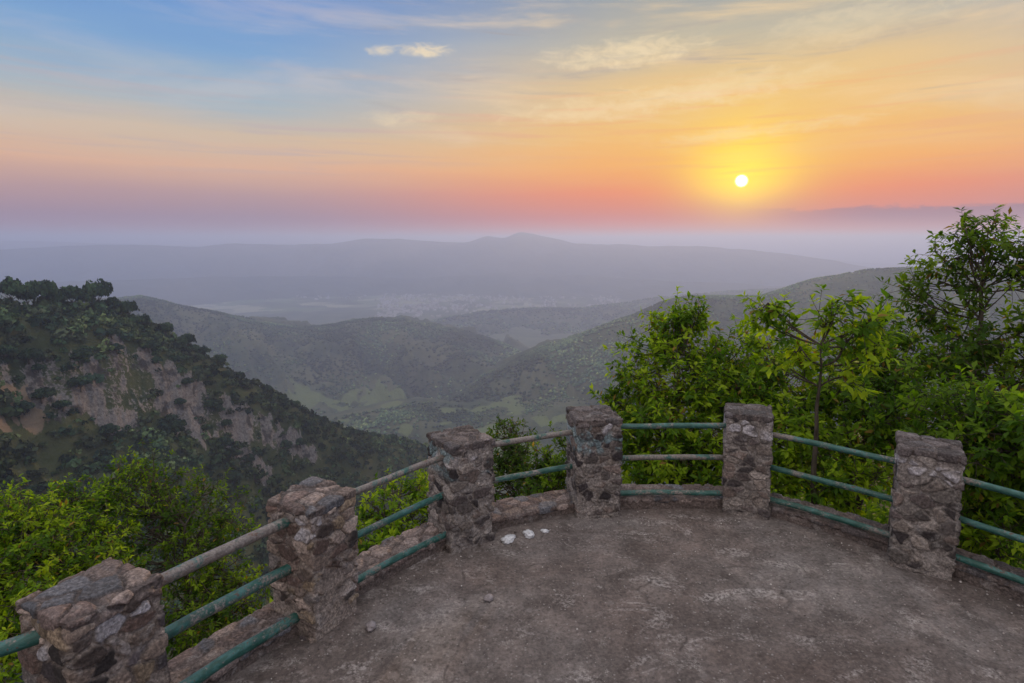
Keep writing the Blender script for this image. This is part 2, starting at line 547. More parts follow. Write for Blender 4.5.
# distant ranges
ridge('far_mountains', [(-500, 250, 16120), (-250, 243, 16120), (0, 240, 16120), (90, 243, 15500), (200, 246, 15500), (400, 250, 15500),
       (620, 250, 15500), (760, 254, 14880), (860, 262, 14880), (960, 268, 14880), (1100, 262, 14880), (1400, 262, 14880)], 4000, 5000, 0.16, 0.16, 120, 1 / 1800., 260, 60, M_FAR,
      crest_amp=36, crest_f=1 / 1000., seed=1)
MM = [(-420, 262, 9920), (-150, 252, 9920), (0, 250, 9920), (70, 246, 9920), (150, 245, 9600), (200, 247, 9600), (235, 243, 9600), (280, 245, 9600), (330, 244, 9280),
      (365, 238.5, 9280), (400, 239, 9280), (440, 242, 9088), (467, 243, 8960), (487, 235, 8960), (505, 238.5, 8960), (520, 231.5, 8960),
      (545, 236, 8960), (560, 239, 8960), (575, 244, 8960), (600, 243.5, 8960), (650, 246, 8960), (700, 246, 8960), (740, 249, 8960),
      (790, 254, 8960), (840, 262, 9088), (900, 272, 9280), (960, 282, 9600), (1050, 292, 9920), (1200, 300, 10240)]
ridge('mountains', MM, 3000, 4000, 0.30, 0.3, 210, 1 / 1500., 700, 150, M_FAR, crest_amp=20, crest_f=1 / 350., seed=2)
ridge('foothills', [(-300, 290, 6930), (-60, 286, 6930), (60, 281, 6930), (150, 280, 6930), (260, 275, 7260), (330, 276, 7260), (420, 279, 6930), (500, 272, 6930),
       (580, 276, 6930), (660, 281, 6600), (740, 284, 6600), (820, 290, 6468), (900, 296, 6336), (1050, 300, 6336)], 1000, 1800, 0.22, 0.2, 70, 1 / 800., 420, 80, M_FAR,
      crest_amp=24, crest_f=1 / 450., seed=9)

# spurs beyond the near valley
def clearing(U, V, x, y, z):
    n = fbm(x / 260., y / 260., 4, 31)
    return 0 * x, sstep(n, 0.60, 0.72) * sstep(V, 150, 500) * sstep(fbm(x / 45., y / 45., 3, 32), 0.35, 0.6)
D1 = ridge('valley_spur', [(1250, 285, 5200), (1100, 280, 5200), (1000, 279, 5200), (900, 282, 5100), (820, 287, 5000), (740, 291, 4800), (690, 295, 4600), (650, 299, 4500), (610, 305, 4300),
       (570, 309, 4200), (530, 309, 4200), (480, 313, 4100), (440, 320, 4000), (410, 329, 3900), (370, 340, 3800)], 1100, 900, 0.20, 0.25, 95, 1 / 420., 500, 130, M_RIDGE,
      crest_amp=10, crest_f=1 / 260., seed=3, rockfn=clearing)
Cr = ridge('left_ridge', [(-560, 300, 2900), (-300, 296, 2900), (-120, 290, 2850), (0, 290, 2800), (50, 300, 2750), (100, 301, 2650), (140, 297, 2600), (180, 305, 2550), (220, 314, 2500), (260, 324, 2500), (300, 328, 2500),
       (325, 327, 2550), (350, 322, 2600), (380, 320, 2600), (405, 321, 2600), (440, 328, 2550), (480, 338, 2500), (510, 348, 2450), (540, 366, 2350), (570, 392, 2200)], 1250, 1000, 0.27, 0.30, 190, 1 / 380., 700, 220, M_RIDGE,
      crest_amp=6, crest_f=1 / 120., seed=4, rockfn=clearing, flat=60)
Dr = ridge('right_ridge', [(1500, 262, 2300), (1250, 255, 2300), (1100, 258, 2300), (1024, 262, 2250), (960, 266, 2200), (935, 268, 2200), (900, 269, 2150), (865, 270, 2150), (840, 275, 2100), (815, 279, 2100), (790, 287, 2050),
       (760, 296, 2000), (725, 297, 2000), (690, 297, 2000), (665, 302, 2000), (640, 313, 1950), (600, 328, 1900), (570, 340, 1850), (540, 352, 1800), (510, 366, 1780),
       (480, 383, 1750), (450, 403, 1700), (420, 425, 1650), (390, 450, 1600)], 900, 900, 0.36, 0.34, 150, 1 / 320., 700, 200, M_RIDGE,
      crest_amp=4, crest_f=1 / 90., seed=6, rockfn=clearing, flat=40)
Vf = ridge('valley_slope', [(900, 360, 1700), (760, 380, 1600), (660, 396, 1500), (610, 392, 1550), (560, 400, 1480), (520, 410, 1450), (470, 418, 1450), (420, 413, 1500), (380, 420, 1450), (300, 440, 1400)],
      700, 300, 0.20, 0.18, 30, 1 / 200., 300, 90, M_RIDGE, crest_amp=10, crest_f=1 / 90., seed=8, flat=60,
      rockfn=lambda U, V, x, y, z: (0 * x, sstep(fbm(x / 90., y / 90., 4, 77), 0.55, 0.70) * 0.9))

# the near cliff hill at left
def cliff_profile(U, V):
    v = np.abs(V)
    band = 14 + 26 * fbm(U / 55., U * 0 + 1.7, 3, 51)
    steep = 66 * fbm(U / 80., U * 0 + 8.2, 3, 57) + 12
    n = np.where(v < band, 0.38 * v, 0.38 * band + 1.35 * np.minimum(v - band, steep) + 0.60 * np.maximum(v - band - steep, 0))
    return np.where(V > 0, n, 0.55 * v)
# rock outcrops of the hill, surveyed as bearing and dip from the terrace (degrees): centre, half sizes, lean
OUTCROPS = [(-38.6, 11.6, 3.6, 2.6, 0.25), (-36.0, 13.0, 2.6, 2.8, 0.5), (-33.2, 11.8, 3.2, 3.0, 0.8), (-31.0, 14.2, 3.4, 2.6, 0.9), (-28.2, 14.6, 3.4, 2.0, 1.0),
            (-25.3, 16.4, 2.6, 1.5, 1.0), (-22.0, 18.6, 2.6, 1.1, 0.8), (-36.5, 10.2, 2.0, 1.2, 0.2), (-26.0, 19.4, 1.8, 1.4, 0.9)]
def cliff_masks(U, V, x, y, z):
    a_ = np.degrees(np.arctan2(x, y)); d_ = np.degrees(np.arctan2(EYE - z, np.hypot(x, y)))
    n = fbm(x / 26., y / 26., 4, 61)
    wob1 = (fbm(U / 18., V / 18., 4, 64) - 0.5) * 3.4; wob2 = (fbm(U / 7., V / 16., 4, 65) - 0.5) * 2.4
    rock = np.zeros_like(x)
    for ca, cd, ra, rd, ln in OUTCROPS:
        q = ((a_ - ca + wob1) / ra) ** 2 + ((d_ - cd - ln * (a_ - ca) + wob2) / rd) ** 2
        rock = np.maximum(rock, 1 - sstep(q, 0.45, 1.25))
    rock = rock * (0.5 + 0.7 * sstep(fbm(U / 9., V / 13., 4, 66), 0.36, 0.56)) * sstep(V, 4, 12)
    q = ((a_ + 41.8 + wob1 * 0.5) / 2.6) ** 2 + ((d_ - 13.0 + wob2 * 0.5) / 2.3) ** 2
    soil = (1 - sstep(q, 0.5, 1.3)) * sstep(fbm(x / 9., y / 9., 4, 63), 0.30, 0.5)
    return rock, soil
Er = ridge('cliff_hill', [(-420, 330, 330), (-250, 310, 350), (-120, 300, 370), (-40, 300, 390), (0, 304, 410), (40, 305, 425), (80, 306, 440), (105, 307, 450), (130, 317, 460), (155, 330, 465), (180, 343, 475), (210, 358, 485), (240, 376, 495),
       (270, 392, 510), (300, 409, 525), (330, 424, 545), (350, 433, 560), (375, 437, 600), (400, 440, 640), (425, 447, 680), (450, 462, 700), (480, 490, 720), (520, 540, 740)],
      340, 300, 0.5, 0.5, 17, 1 / 60., 900, 380, M_CLIFF, crest_amp=1.5, crest_f=1 / 20., seed=12, rockfn=cliff_masks, profile=cliff_profile, pw=1.15, rockrel=lambda *a: cliff_masks(*a)[0])

# ------------------------------------------------------------------ ground round the viewpoint
RC = np.array([1.3, 2.3])          # centre of the round terrace
def hill_z(x, y):
    dx_, dy_ = x - RC[0], y - RC[1]
    r = np.hypot(dx_, dy_) - 3.25
    a = np.degrees(np.arctan2(dx_, dy_))
    s = 0.80 - 0.52 * sstep(a, 4, 32)
    s = s * (1 - sstep(np.abs(a), 105, 150) * 0.85)
    base = -0.30 - np.maximum(r, 0) * s - 0.5 * sstep(r, 0.0, 1.2) * (1 - sstep(np.abs(a), 110, 140))
    return base + (fbm(x * 0.5, y * 0.5, 4, 71) - 0.5) * 0.7 * sstep(r, 0.3, 4)
nr, na = 90, 220
rr = 3.0 + np.geomspace(0.02, 420, nr)
aa = np.linspace(0, 2 * math.pi, na)
X = RC[0] + rr[:, None] * np.sin(aa)[None]; Y = RC[1] + rr[:, None] * np.cos(aa)[None]
verts = np.stack([X, Y, hill_z(X, Y)], -1).reshape(-1, 3)
tag(mesh_obj('hillside', verts, [grid_faces(nr, na)], M_HILL, None, np.zeros((len(verts), 3)), True), kind='structure')

# terrace floor: a round bay that runs back into a wide platform
nr, na = 150, 360
aa = np.linspace(0, 2 * math.pi, na)
ad = (np.degrees(aa) + 180) % 360 - 180
Rm = 3.22 + 1.2 * sstep(-ad, 88, 97) + 8.0 * sstep(np.abs(ad), 98, 135)
tt = np.linspace(0, 1, nr)
X = RC[0] + tt[:, None] * Rm[None] * np.sin(aa)[None]; Y = RC[1] + tt[:, None] * Rm[None] * np.cos(aa)[None]
Z = (fbm(X * 1.3, Y * 1.3, 5, 5) - 0.5) * 0.030 + (fbm(X * 9, Y * 9, 3, 15) - 0.5) * 0.010
Z = Z + 0.035 * sstep(np.hypot(X - RC[0], Y - RC[1]), 2.5, 2.95) * (0.3 + fbm(X * 2, Y * 2, 3, 8)) * 0.6
verts = np.stack([X, Y, Z], -1).reshape(-1, 3)
skirt = verts[-na:].copy(); skirt[:, 2] = -0.9
i = np.arange(na - 1); b0 = (nr - 1) * na
fs = np.stack([b0 + i, b0 + i + 1, nr * na + i + 1, nr * na + i], 1)
tag(mesh_obj('terrace_floor', np.r_[verts, skirt], [grid_faces(nr, na)[:, ::-1], fs], M_FLOOR, None, None, True), kind='structure')

# ------------------------------------------------------------------ rubble masonry
def voro(p, sites):
    F1 = np.full(len(p), 9e9); F2 = F1.copy(); I = np.zeros(len(p), int)
    for k, s in enumerate(sites):
        d = ((p - s) ** 2).sum(1)
        a = d < F1
        F2 = np.where(a, F1, np.minimum(F2, d)); I = np.where(a, k, I); F1 = np.where(a, d, F1)
    return np.sqrt(F1), np.sqrt(F2), I


def jitter_sites(lo, hi, cell, r, jit=0.42):
    n = np.maximum(1, np.round((np.array(hi) - lo) / cell).astype(int))
    g = np.stack(np.meshgrid(*[np.arange(k) for k in n], indexing='ij'), -1).reshape(-1, 3).astype(float)
    g[:, 0] += 0.5 * (g[:, 2] % 2)
    g += 0.5 + (r.random(g.shape) - 0.5) * 2 * jit * np.array([1, 1, 0.75])
    return np.array(lo) + g / n * (np.array(hi) - lo)


def box_grid(w, d, h, res, bottom=False):
    vs, fs, off = [], [], 0
    nx, ny, nz = [max(3, int(round(k / res)) + 1) for k in (w, d, h)]
    def add(us, vs_, fn, flip):
        nonlocal off
        U, V = np.meshgrid(us, vs_, indexing='ij')
        vs.append(np.stack(fn(U.ravel(), V.ravel()), -1))
        f = grid_faces(len(us), len(vs_)) + off
        fs.append(f[:, ::-1] if flip else f)
        off += U.size
    X = np.linspace(-w / 2, w / 2, nx); Y = np.linspace(-d / 2, d / 2, ny); Z = np.linspace(0, h, nz)
    add(X, Z, lambda a, b: (a, a * 0 - d / 2, b), True)
    add(X, Z, lambda a, b: (a, a * 0 + d / 2, b), False)
    add(Y, Z, lambda a, b: (a * 0 - w / 2, a, b), False)
    add(Y, Z, lambda a, b: (a * 0 + w / 2, a, b), True)
    add(X, Y, lambda a, b: (a, b, a * 0 + h), True)
    add(X, Y, lambda a, b: (a, b, a * 0), False)
    return np.concatenate(vs), np.concatenate(fs)


def n3(p, f, seed, o=3):
    return (fbm(p[:, 0] * f + p[:, 2] * f * 0.71, p[:, 1] * f - p[:, 2] * f * 0.83, o, seed) +
            fbm(p[:, 1] * f * 1.1 + 3, p[:, 2] * f * 1.05, o, seed + 2) + fbm(p[:, 0] * f, p[:, 2] * f * 1.1 + 5, o, seed + 4)) / 3


def masonry(w, d, h, cell, seed, pal, mortar, res=0.009, rnd=0.03, relief=0.030, cover=0.35, pale_top=0.0, smear=None, plaster=0.0):
    r = np.random.default_rng(seed)
    v, f = box_grid(w, d, h, res)
    c = np.array([0, 0, h / 2]); half = np.array([w, d, h]) / 2
    q = np.clip(v - c, -(half - rnd), half - rnd)
    n = v - c - q
    n /= np.maximum(np.linalg.norm(n, axis=1), 1e-6)[:, None]
    base = c + q + n * rnd
    wob_ = np.stack([n3(base, 7, seed + 1), n3(base, 7, seed + 9), n3(base, 7, seed + 15)], 1) - 0.5
    wob2 = np.stack([n3(base, 24, seed + 2), n3(base, 24, seed + 19), n3(base, 24, seed + 25)], 1) - 0.5
    sc = 1 / np.array(cell)
    lo = np.array([-w / 2 - cell[0], -d / 2 - cell[1], -cell[2]]); hi = np.array([w / 2 + cell[0], d / 2 + cell[1], h + cell[2]])
    S = jitter_sites(lo, hi, cell, r)
    F1, F2, I = voro((base + wob_ * 0.09 + wob2 * 0.02) * sc, S * sc)
    e = F2 - F1
    hide = n3(base, 6, seed + 31) + plaster * (1 - sstep(base[:, 2], 0.12, 0.45))
    stone = sstep(e + (n3(base, 40, seed + 8) - .5) * 0.22, 0.06, 0.135) * (1 - sstep(hide, 0.62 - cover * 0.1, 0.70 - cover * 0.1) * 0.85)
    cr = r.random((len(S), 4))
    out = (stone - 0.55) * relief + (cr[I, 0] - 0.5) * relief * 0.9 * stone + (n3(base, 30, seed + 3) - 0.5) * 0.012 + (n3(base, 90, seed + 4, 2) - 0.5) * 0.006
    pos = base + n * out[:, None]
    pal = np.array(pal)
    k = (cr[:, 1] * len(pal)).astype(int)
    sc_ = pal[k] * (0.65 + 0.7 * cr[:, 2:3])
    if pale_top:
        top = (S[:, 2] > h - cell[2] * 2.1) & (S[:, 2] < h + 0.01) & (cr[:, 3] < pale_top)
        sc_[top] = np.array([0.40, 0.39, 0.42]) * (0.8 + 0.4 * cr[top, 0:1])
    colr = sc_[I]
    mc = np.array(mortar)[None] * (0.7 + 0.7 * n3(base, 18, seed + 6))[:, None]
    colr = mc * (1 - stone)[:, None] + colr * stone[:, None]
    colr *= (0.62 + 0.38 * sstep(e, 0.0, 0.10))[:, None] * 0 + 1
    if smear:
        s_, z0 = smear
        k_ = sstep(n3(base, 9, seed + 44), 0.50, 0.56) * sstep(base[:, 2], z0, z0 + 0.1) * 0.75
        colr = colr * (1 - k_[:, None]) + np.array(s_) * k_[:, None]
    return pos, f, colr


WARM = [(0.10, 0.078, 0.070), (0.24, 0.19, 0.16), (0.055, 0.047, 0.046), (0.25, 0.195, 0.14), (0.21, 0.18, 0.17), (0.10, 0.085, 0.092), (0.38, 0.31, 0.27), (0.15, 0.105, 0.09), (0.30, 0.27, 0.26)]
GREY = [(0.10, 0.088, 0.084), (0.19, 0.172, 0.16), (0.045, 0.038, 0.040), (0.23, 0.20, 0.18), (0.13, 0.108, 0.105), (0.18, 0.145, 0.13), (0.075, 0.065, 0.066), (0.30, 0.27, 0.25)]
CAPW = [(0.20, 0.165, 0.155), (0.15, 0.155, 0.175), (0.27, 0.22, 0.20), (0.17, 0.13, 0.12)]
CAPD = [(0.09, 0.078, 0.078), (0.125, 0.115, 0.12), (0.16, 0.14, 0.14)]

# x, y, turn, height, width
PILLARS = [
    (-2.95, 1.75, 70, 0.92, 0.40, WARM, CAPW, 'rough stone pillar at the far left end of the curved railing, beyond the frame'),
    (-2.04, 2.58, 66, 0.93, 0.415, WARM, CAPW, 'stone pillar with cracked blue-grey and reddish cap slabs, nearest the camera at bottom left'),
    (-1.35, 3.66, 63, 0.915, 0.40, WARM, CAPW, 'reddish rubble pillar with pale paved cap, second from the left'),
    (-0.45, 4.74, 35, 0.93, 0.42, GREY, CAPD, 'dark mossy rubble pillar beside the white litter, third from the left'),
    (0.78, 5.28, 8, 0.97, 0.42, GREY, CAPD, 'rubble stone pillar at the far point of the curve, fourth from the left'),
    (2.27, 5.28, -21, 1.00, 0.405, GREY, CAPD, 'straight stone pillar with whitish stones under its cap, right of the kerb with the curved rail'),
    (3.31, 4.36, -33, 1.00, 0.41, GREY, CAPD, 'plain grey pillar with two oval pale stones near its top, rightmost in view'),
    (4.10, 3.25, -62, 1.00, 0.41, GREY, CAPD, 'grey stone pillar past the right end of the railing, beyond the frame'),
]
for i, (x, y, a, h, w, pal, cpal, lab) in enumerate(PILLARS):
    t = thing('stone_pillar', lab, 'pillar', (x, y, 0), 'stone pillars round the terrace')
    t.rotation_euler = (R((i * 37 % 5 - 2) * 0.35), R((i * 53 % 5 - 2) * 0.35), R(a))
    warm = pal is WARM
    vis = 1 <= i <= 6
    ch = 0.058
    pv, pf, pc = masonry(w, w, h - ch + 0.13, (0.128, 0.128, 0.080) if i != 1 else (0.135, 0.135, 0.095), 100 + i, pal, (0.30, 0.255, 0.225) if warm else (0.28, 0.255, 0.24),
                         res=0.0062 if vis else 0.02, relief=0.022 if warm else 0.019, rnd=0.018, pale_top=0.65 if i in (5, 6) else (0.3 if i == 4 else 0.1),
                         smear=((0.20, 0.29, 0.32), 0.72) if i in (3, 4) else None, plaster=0.16 if warm else 0.10)
    pv[:, 2] -= 0.12
    ob = mesh_obj('masonry', pv, [pf], M_STONE, None, pc, True); ob.parent = t
    cv, cf, cc = masonry(w + 0.008, w + 0.008, ch, (0.17, 0.13, 0.3), 200 + i, cpal, (0.12, 0.10, 0.095), res=0.007 if vis else 0.02, rnd=0.010, relief=0.015, cover=-0.9)
    cv[:, 2] += h - ch - 0.004
    edge = np.maximum(np.abs(cv[:, 0]), np.abs(cv[:, 1]))
    cv[:, 2] += 0.008 * (n3(cv, 4, 300 + i) - 0.5) * 2 - 0.010 * sstep(edge, w / 2 - 0.06, w / 2 + 0.03) * n3(cv, 11, 320 + i)
    sh = 1 + (n3(cv, 5, 340 + i) - 0.5) * 0.03
    cv[:, 0] *= sh; cv[:, 1] *= sh
    ob = mesh_obj('cap', cv, [cf], M_STONE, None, cc, True); ob.parent = t


def tube(pts, radii, sides=8, cap=False):
    pts = np.asarray(pts, float); n = len(pts)
    radii = np.broadcast_to(radii, (n,))
    T = np.gradient(pts, axis=0); T /= np.maximum(np.linalg.norm(T, axis=1), 1e-9)[:, None]
    ref = np.array([0.0, 0.0, 1.0]) if abs(T[0, 2]) < 0.9 else np.array([1.0, 0, 0])
    A = np.cross(T, ref); A /= np.maximum(np.linalg.norm(A, axis=1), 1e-9)[:, None]
    B = np.cross(T, A)
    th = np.linspace(0, 2 * math.pi, sides, endpoint=False)
    v = pts[:, None] + radii[:, None, None] * (A[:, None] * np.cos(th)[None, :, None] + B[:, None] * np.sin(th)[None, :, None])
    i = np.arange(n - 1)[:, None]; j = np.arange(sides)[None]
    f = np.stack([i * sides + j, i * sides + (j + 1) % sides, (i + 1) * sides + (j + 1) % sides, (i + 1) * sides + j], -1).reshape(-1, 4)
    return v.reshape(-1, 3), f


class MB:
    def __init__(s): s.v = []; s.f = {3: [], 4: []}; s.c = []; s.n = 0
    def add(s, v, f, c=None):
        f = np.asarray(f)
        s.f[f.shape[1]].append(f + s.n); s.v.append(v); s.n += len(v)
        if c is not None: s.c.append(np.broadcast_to(c, (len(v), 3)))
    def build(s, name, mat, parent=None, smooth_shade=False):
        return mesh_obj(name, np.concatenate(s.v), [np.concatenate(s.f[k]) for k in (3, 4) if s.f[k]], mat, parent, np.concatenate(s.c) if s.c else None, smooth_shade)


def span_path(i, n=24, bulge=0.05, z=0.0, off=0.0):
    a = np.array(PILLARS[i][:2]); b = np.array(PILLARS[i + 1][:2])
    t = np.linspace(0, 1, n)[:, None]
    d = (b - a) / np.linalg.norm(b - a); nrm = np.array([-d[1], d[0]])
    if nrm @ ((a + b) / 2 - RC) < 0: nrm = -nrm
    q = a + (b - a) * t + nrm * (off + bulge * 4 * t * (1 - t))
    return np.c_[q, np.full(n, z)], nrm


WORN = {(0, 0): 0, (1, 0): 1, (2, 0): 1, (3, 0): 1, (1, 1): 0, (4, 1): 1, (3, 1): 0, (1, 2): 0}
RAIL_LAB = ['green pipe railing running off the left frame edge from the nearest pillar', 'thick pipe railing with rusty grey top rail above the bottom-left tree',
            'worn pipe railing with brown top rail between the second and third pillars', 'two-rail pipe railing in front of the small dark bush, above the white litter',
            'teal railing with a curved bottom rail between the fourth and fifth pillars', 'teal three-rail railing sloping in front of the lime shrub between the two right pillars',
            'teal three-rail railing running off the right frame edge']
KERB_LAB = ['low stone kerb wall at the far left end of the terrace', 'low kerb wall with flat coping under the thick railing at bottom left',
            'low kerb wall with broken pale coping between the second and third pillars', 'low kerb wall with a pale front lip behind the white litter',
            'curved low kerb wall with broad reddish coping at the far edge', 'low plastered kerb wall under the sloping teal railing at right',
            'low plastered kerb wall running off the right frame edge']
RZ = [(0.78, 0.46, 0.15), (0.80, 0.49, 0.15), (0.80, 0.47, 0.14), (0.80, 0.47, None), (0.83, 0.52, 0.17), (0.80, 0.49, 0.19), (0.78, 0.47, 0.17)]
RZ2 = [(0.78, 0.46, 0.15), (0.80, 0.47, 0.13), (0.80, 0.47, 0.13), (0.80, 0.47, None), (0.84, 0.52, 0.17), (0.80, 0.47, 0.17), (0.78, 0.47, 0.17)]
for i in range(7):
    mid = (np.array(PILLARS[i][:2]) + np.array(PILLARS[i + 1][:2])) / 2
    t = thing('railing', RAIL_LAB[i], 'railing', (mid[0], mid[1], 0), 'pipe railings between the pillars')
    for k in range(3):
        if RZ[i][k] is None: continue
        off = -0.02 if k < 2 else (-0.06 if i != 4 else -0.05)
        pth, nrm = span_path(i, 26, 0.025 if k < 2 else 0.045, 0, off)
        pth[:, 2] = np.linspace(RZ[i][k], RZ2[i][k], 26) + (fbm(np.linspace(0, 3, 26), np.full(26, i * 3.1 + k), 2, 3) - 0.5) * 0.018
        rad = (0.034 if i in (0, 1) else 0.026) * (1 + (fbm(np.linspace(0, 9, 26), np.full(26, i + k * 5.0), 3, 9) - .5) * 0.10)
        v, f = tube(pth, rad, 14)
        nm_ = 'rail'
        mesh_obj(nm_, v, [f], M_RAILW if WORN.get((i, k), 0) else M_RAIL, t, None, True)
    # kerb wall under it: plastered wall and a rough coping
    kt = thing('kerb_wall', KERB_LAB[i], 'low wall', (mid[0], mid[1], 0), 'low kerb walls between the pillars')
    L = np.linalg.norm(np.array(PILLARS[i][:2]) - np.array(PILLARS[i + 1][:2]))
    pth, nrm = span_path(i, 60, 0.05, 0)
    def sweep(w0, w1, h0, h1, cell, seed, pal, mort, rnd, relief, cover):
        v, f, c = masonry(L, w1 - w0, h1 - h0, cell, seed, pal, mort, res=0.012, rnd=rnd, relief=relief, cover=cover)
        tt_ = np.clip(v[:, 0] / L + 0.5, 0, 1)
        cx_ = np.interp(tt_, np.linspace(0, 1, 60), pth[:, 0]); cy_ = np.interp(tt_, np.linspace(0, 1, 60), pth[:, 1])
        o_ = v[:, 1] + (w0 + w1) / 2
        return np.stack([cx_ + nrm[0] * o_, cy_ + nrm[1] * o_, v[:, 2] + h0], 1), f, c
    hk = 0.125
    v, f, c = sweep(-0.075, 0.20, -0.35, hk - 0.035, (0.5, 0.5, 0.3), 400 + i, [(0.135, 0.11, 0.10), (0.15, 0.125, 0.115)], (0.14, 0.115, 0.105), 0.02, 0.010, 1.5)
    mesh_obj('wall', v, [f], M_STONE, kt, c, True)
    v, f, c = sweep(-0.09, 0.24, hk - 0.04, hk, (0.17, 0.13, 0.3), 500 + i, CAPW if i < 5 else CAPD, (0.15, 0.12, 0.11), 0.012, 0.014, 0)
    mesh_obj('coping', v, [f], M_STONE, kt, c, True)

# ------------------------------------------------------------------ trees near the terrace
def unit(v):
    return v / np.maximum(np.linalg.norm(v, axis=-1, keepdims=True), 1e-9)


def leaves(pos, axis, normal, size, width, colr, fold=0.22):
    """pos,axis,normal (n,3); one folded pointed leaf each"""
    n = len(pos)
    a = unit(axis); s = unit(np.cross(a, normal)); nn_ = np.cross(s, a)
    L = size[:, None]; W = (size * width)[:, None]
    b = pos
    midp = pos + a * L * 0.52 - nn_ * W * fold
    l = pos + a * L * 0.50 + s * W + nn_ * W * fold * 0.5
    r_ = pos + a * L * 0.50 - s * W + nn_ * W * fold * 0.5
    t = pos + a * L - nn_ * L * 0.14
    v = np.stack([b, l, midp, r_, t], 1).reshape(-1, 3)
    k = np.arange(n)[:, None] * 5
    f = np.concatenate([k + np.array([[0, 2, 4, 1]]), k + np.array([[0, 3, 4, 2]])])
    return v, f, np.repeat(colr, 5, axis=0)


PAL_LIME = np.array([(0.060, 0.130, 0.008), (0.120, 0.210, 0.010), (0.19, 0.290, 0.012), (0.27, 0.36, 0.018), (0.035, 0.080, 0.008)])
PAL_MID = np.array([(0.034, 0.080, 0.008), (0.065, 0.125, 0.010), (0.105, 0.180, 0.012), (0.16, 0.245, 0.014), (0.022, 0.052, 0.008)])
PAL_DARK = np.array([(0.020, 0.046, 0.010), (0.036, 0.074, 0.012), (0.060, 0.110, 0.014), (0.095, 0.155, 0.016)])

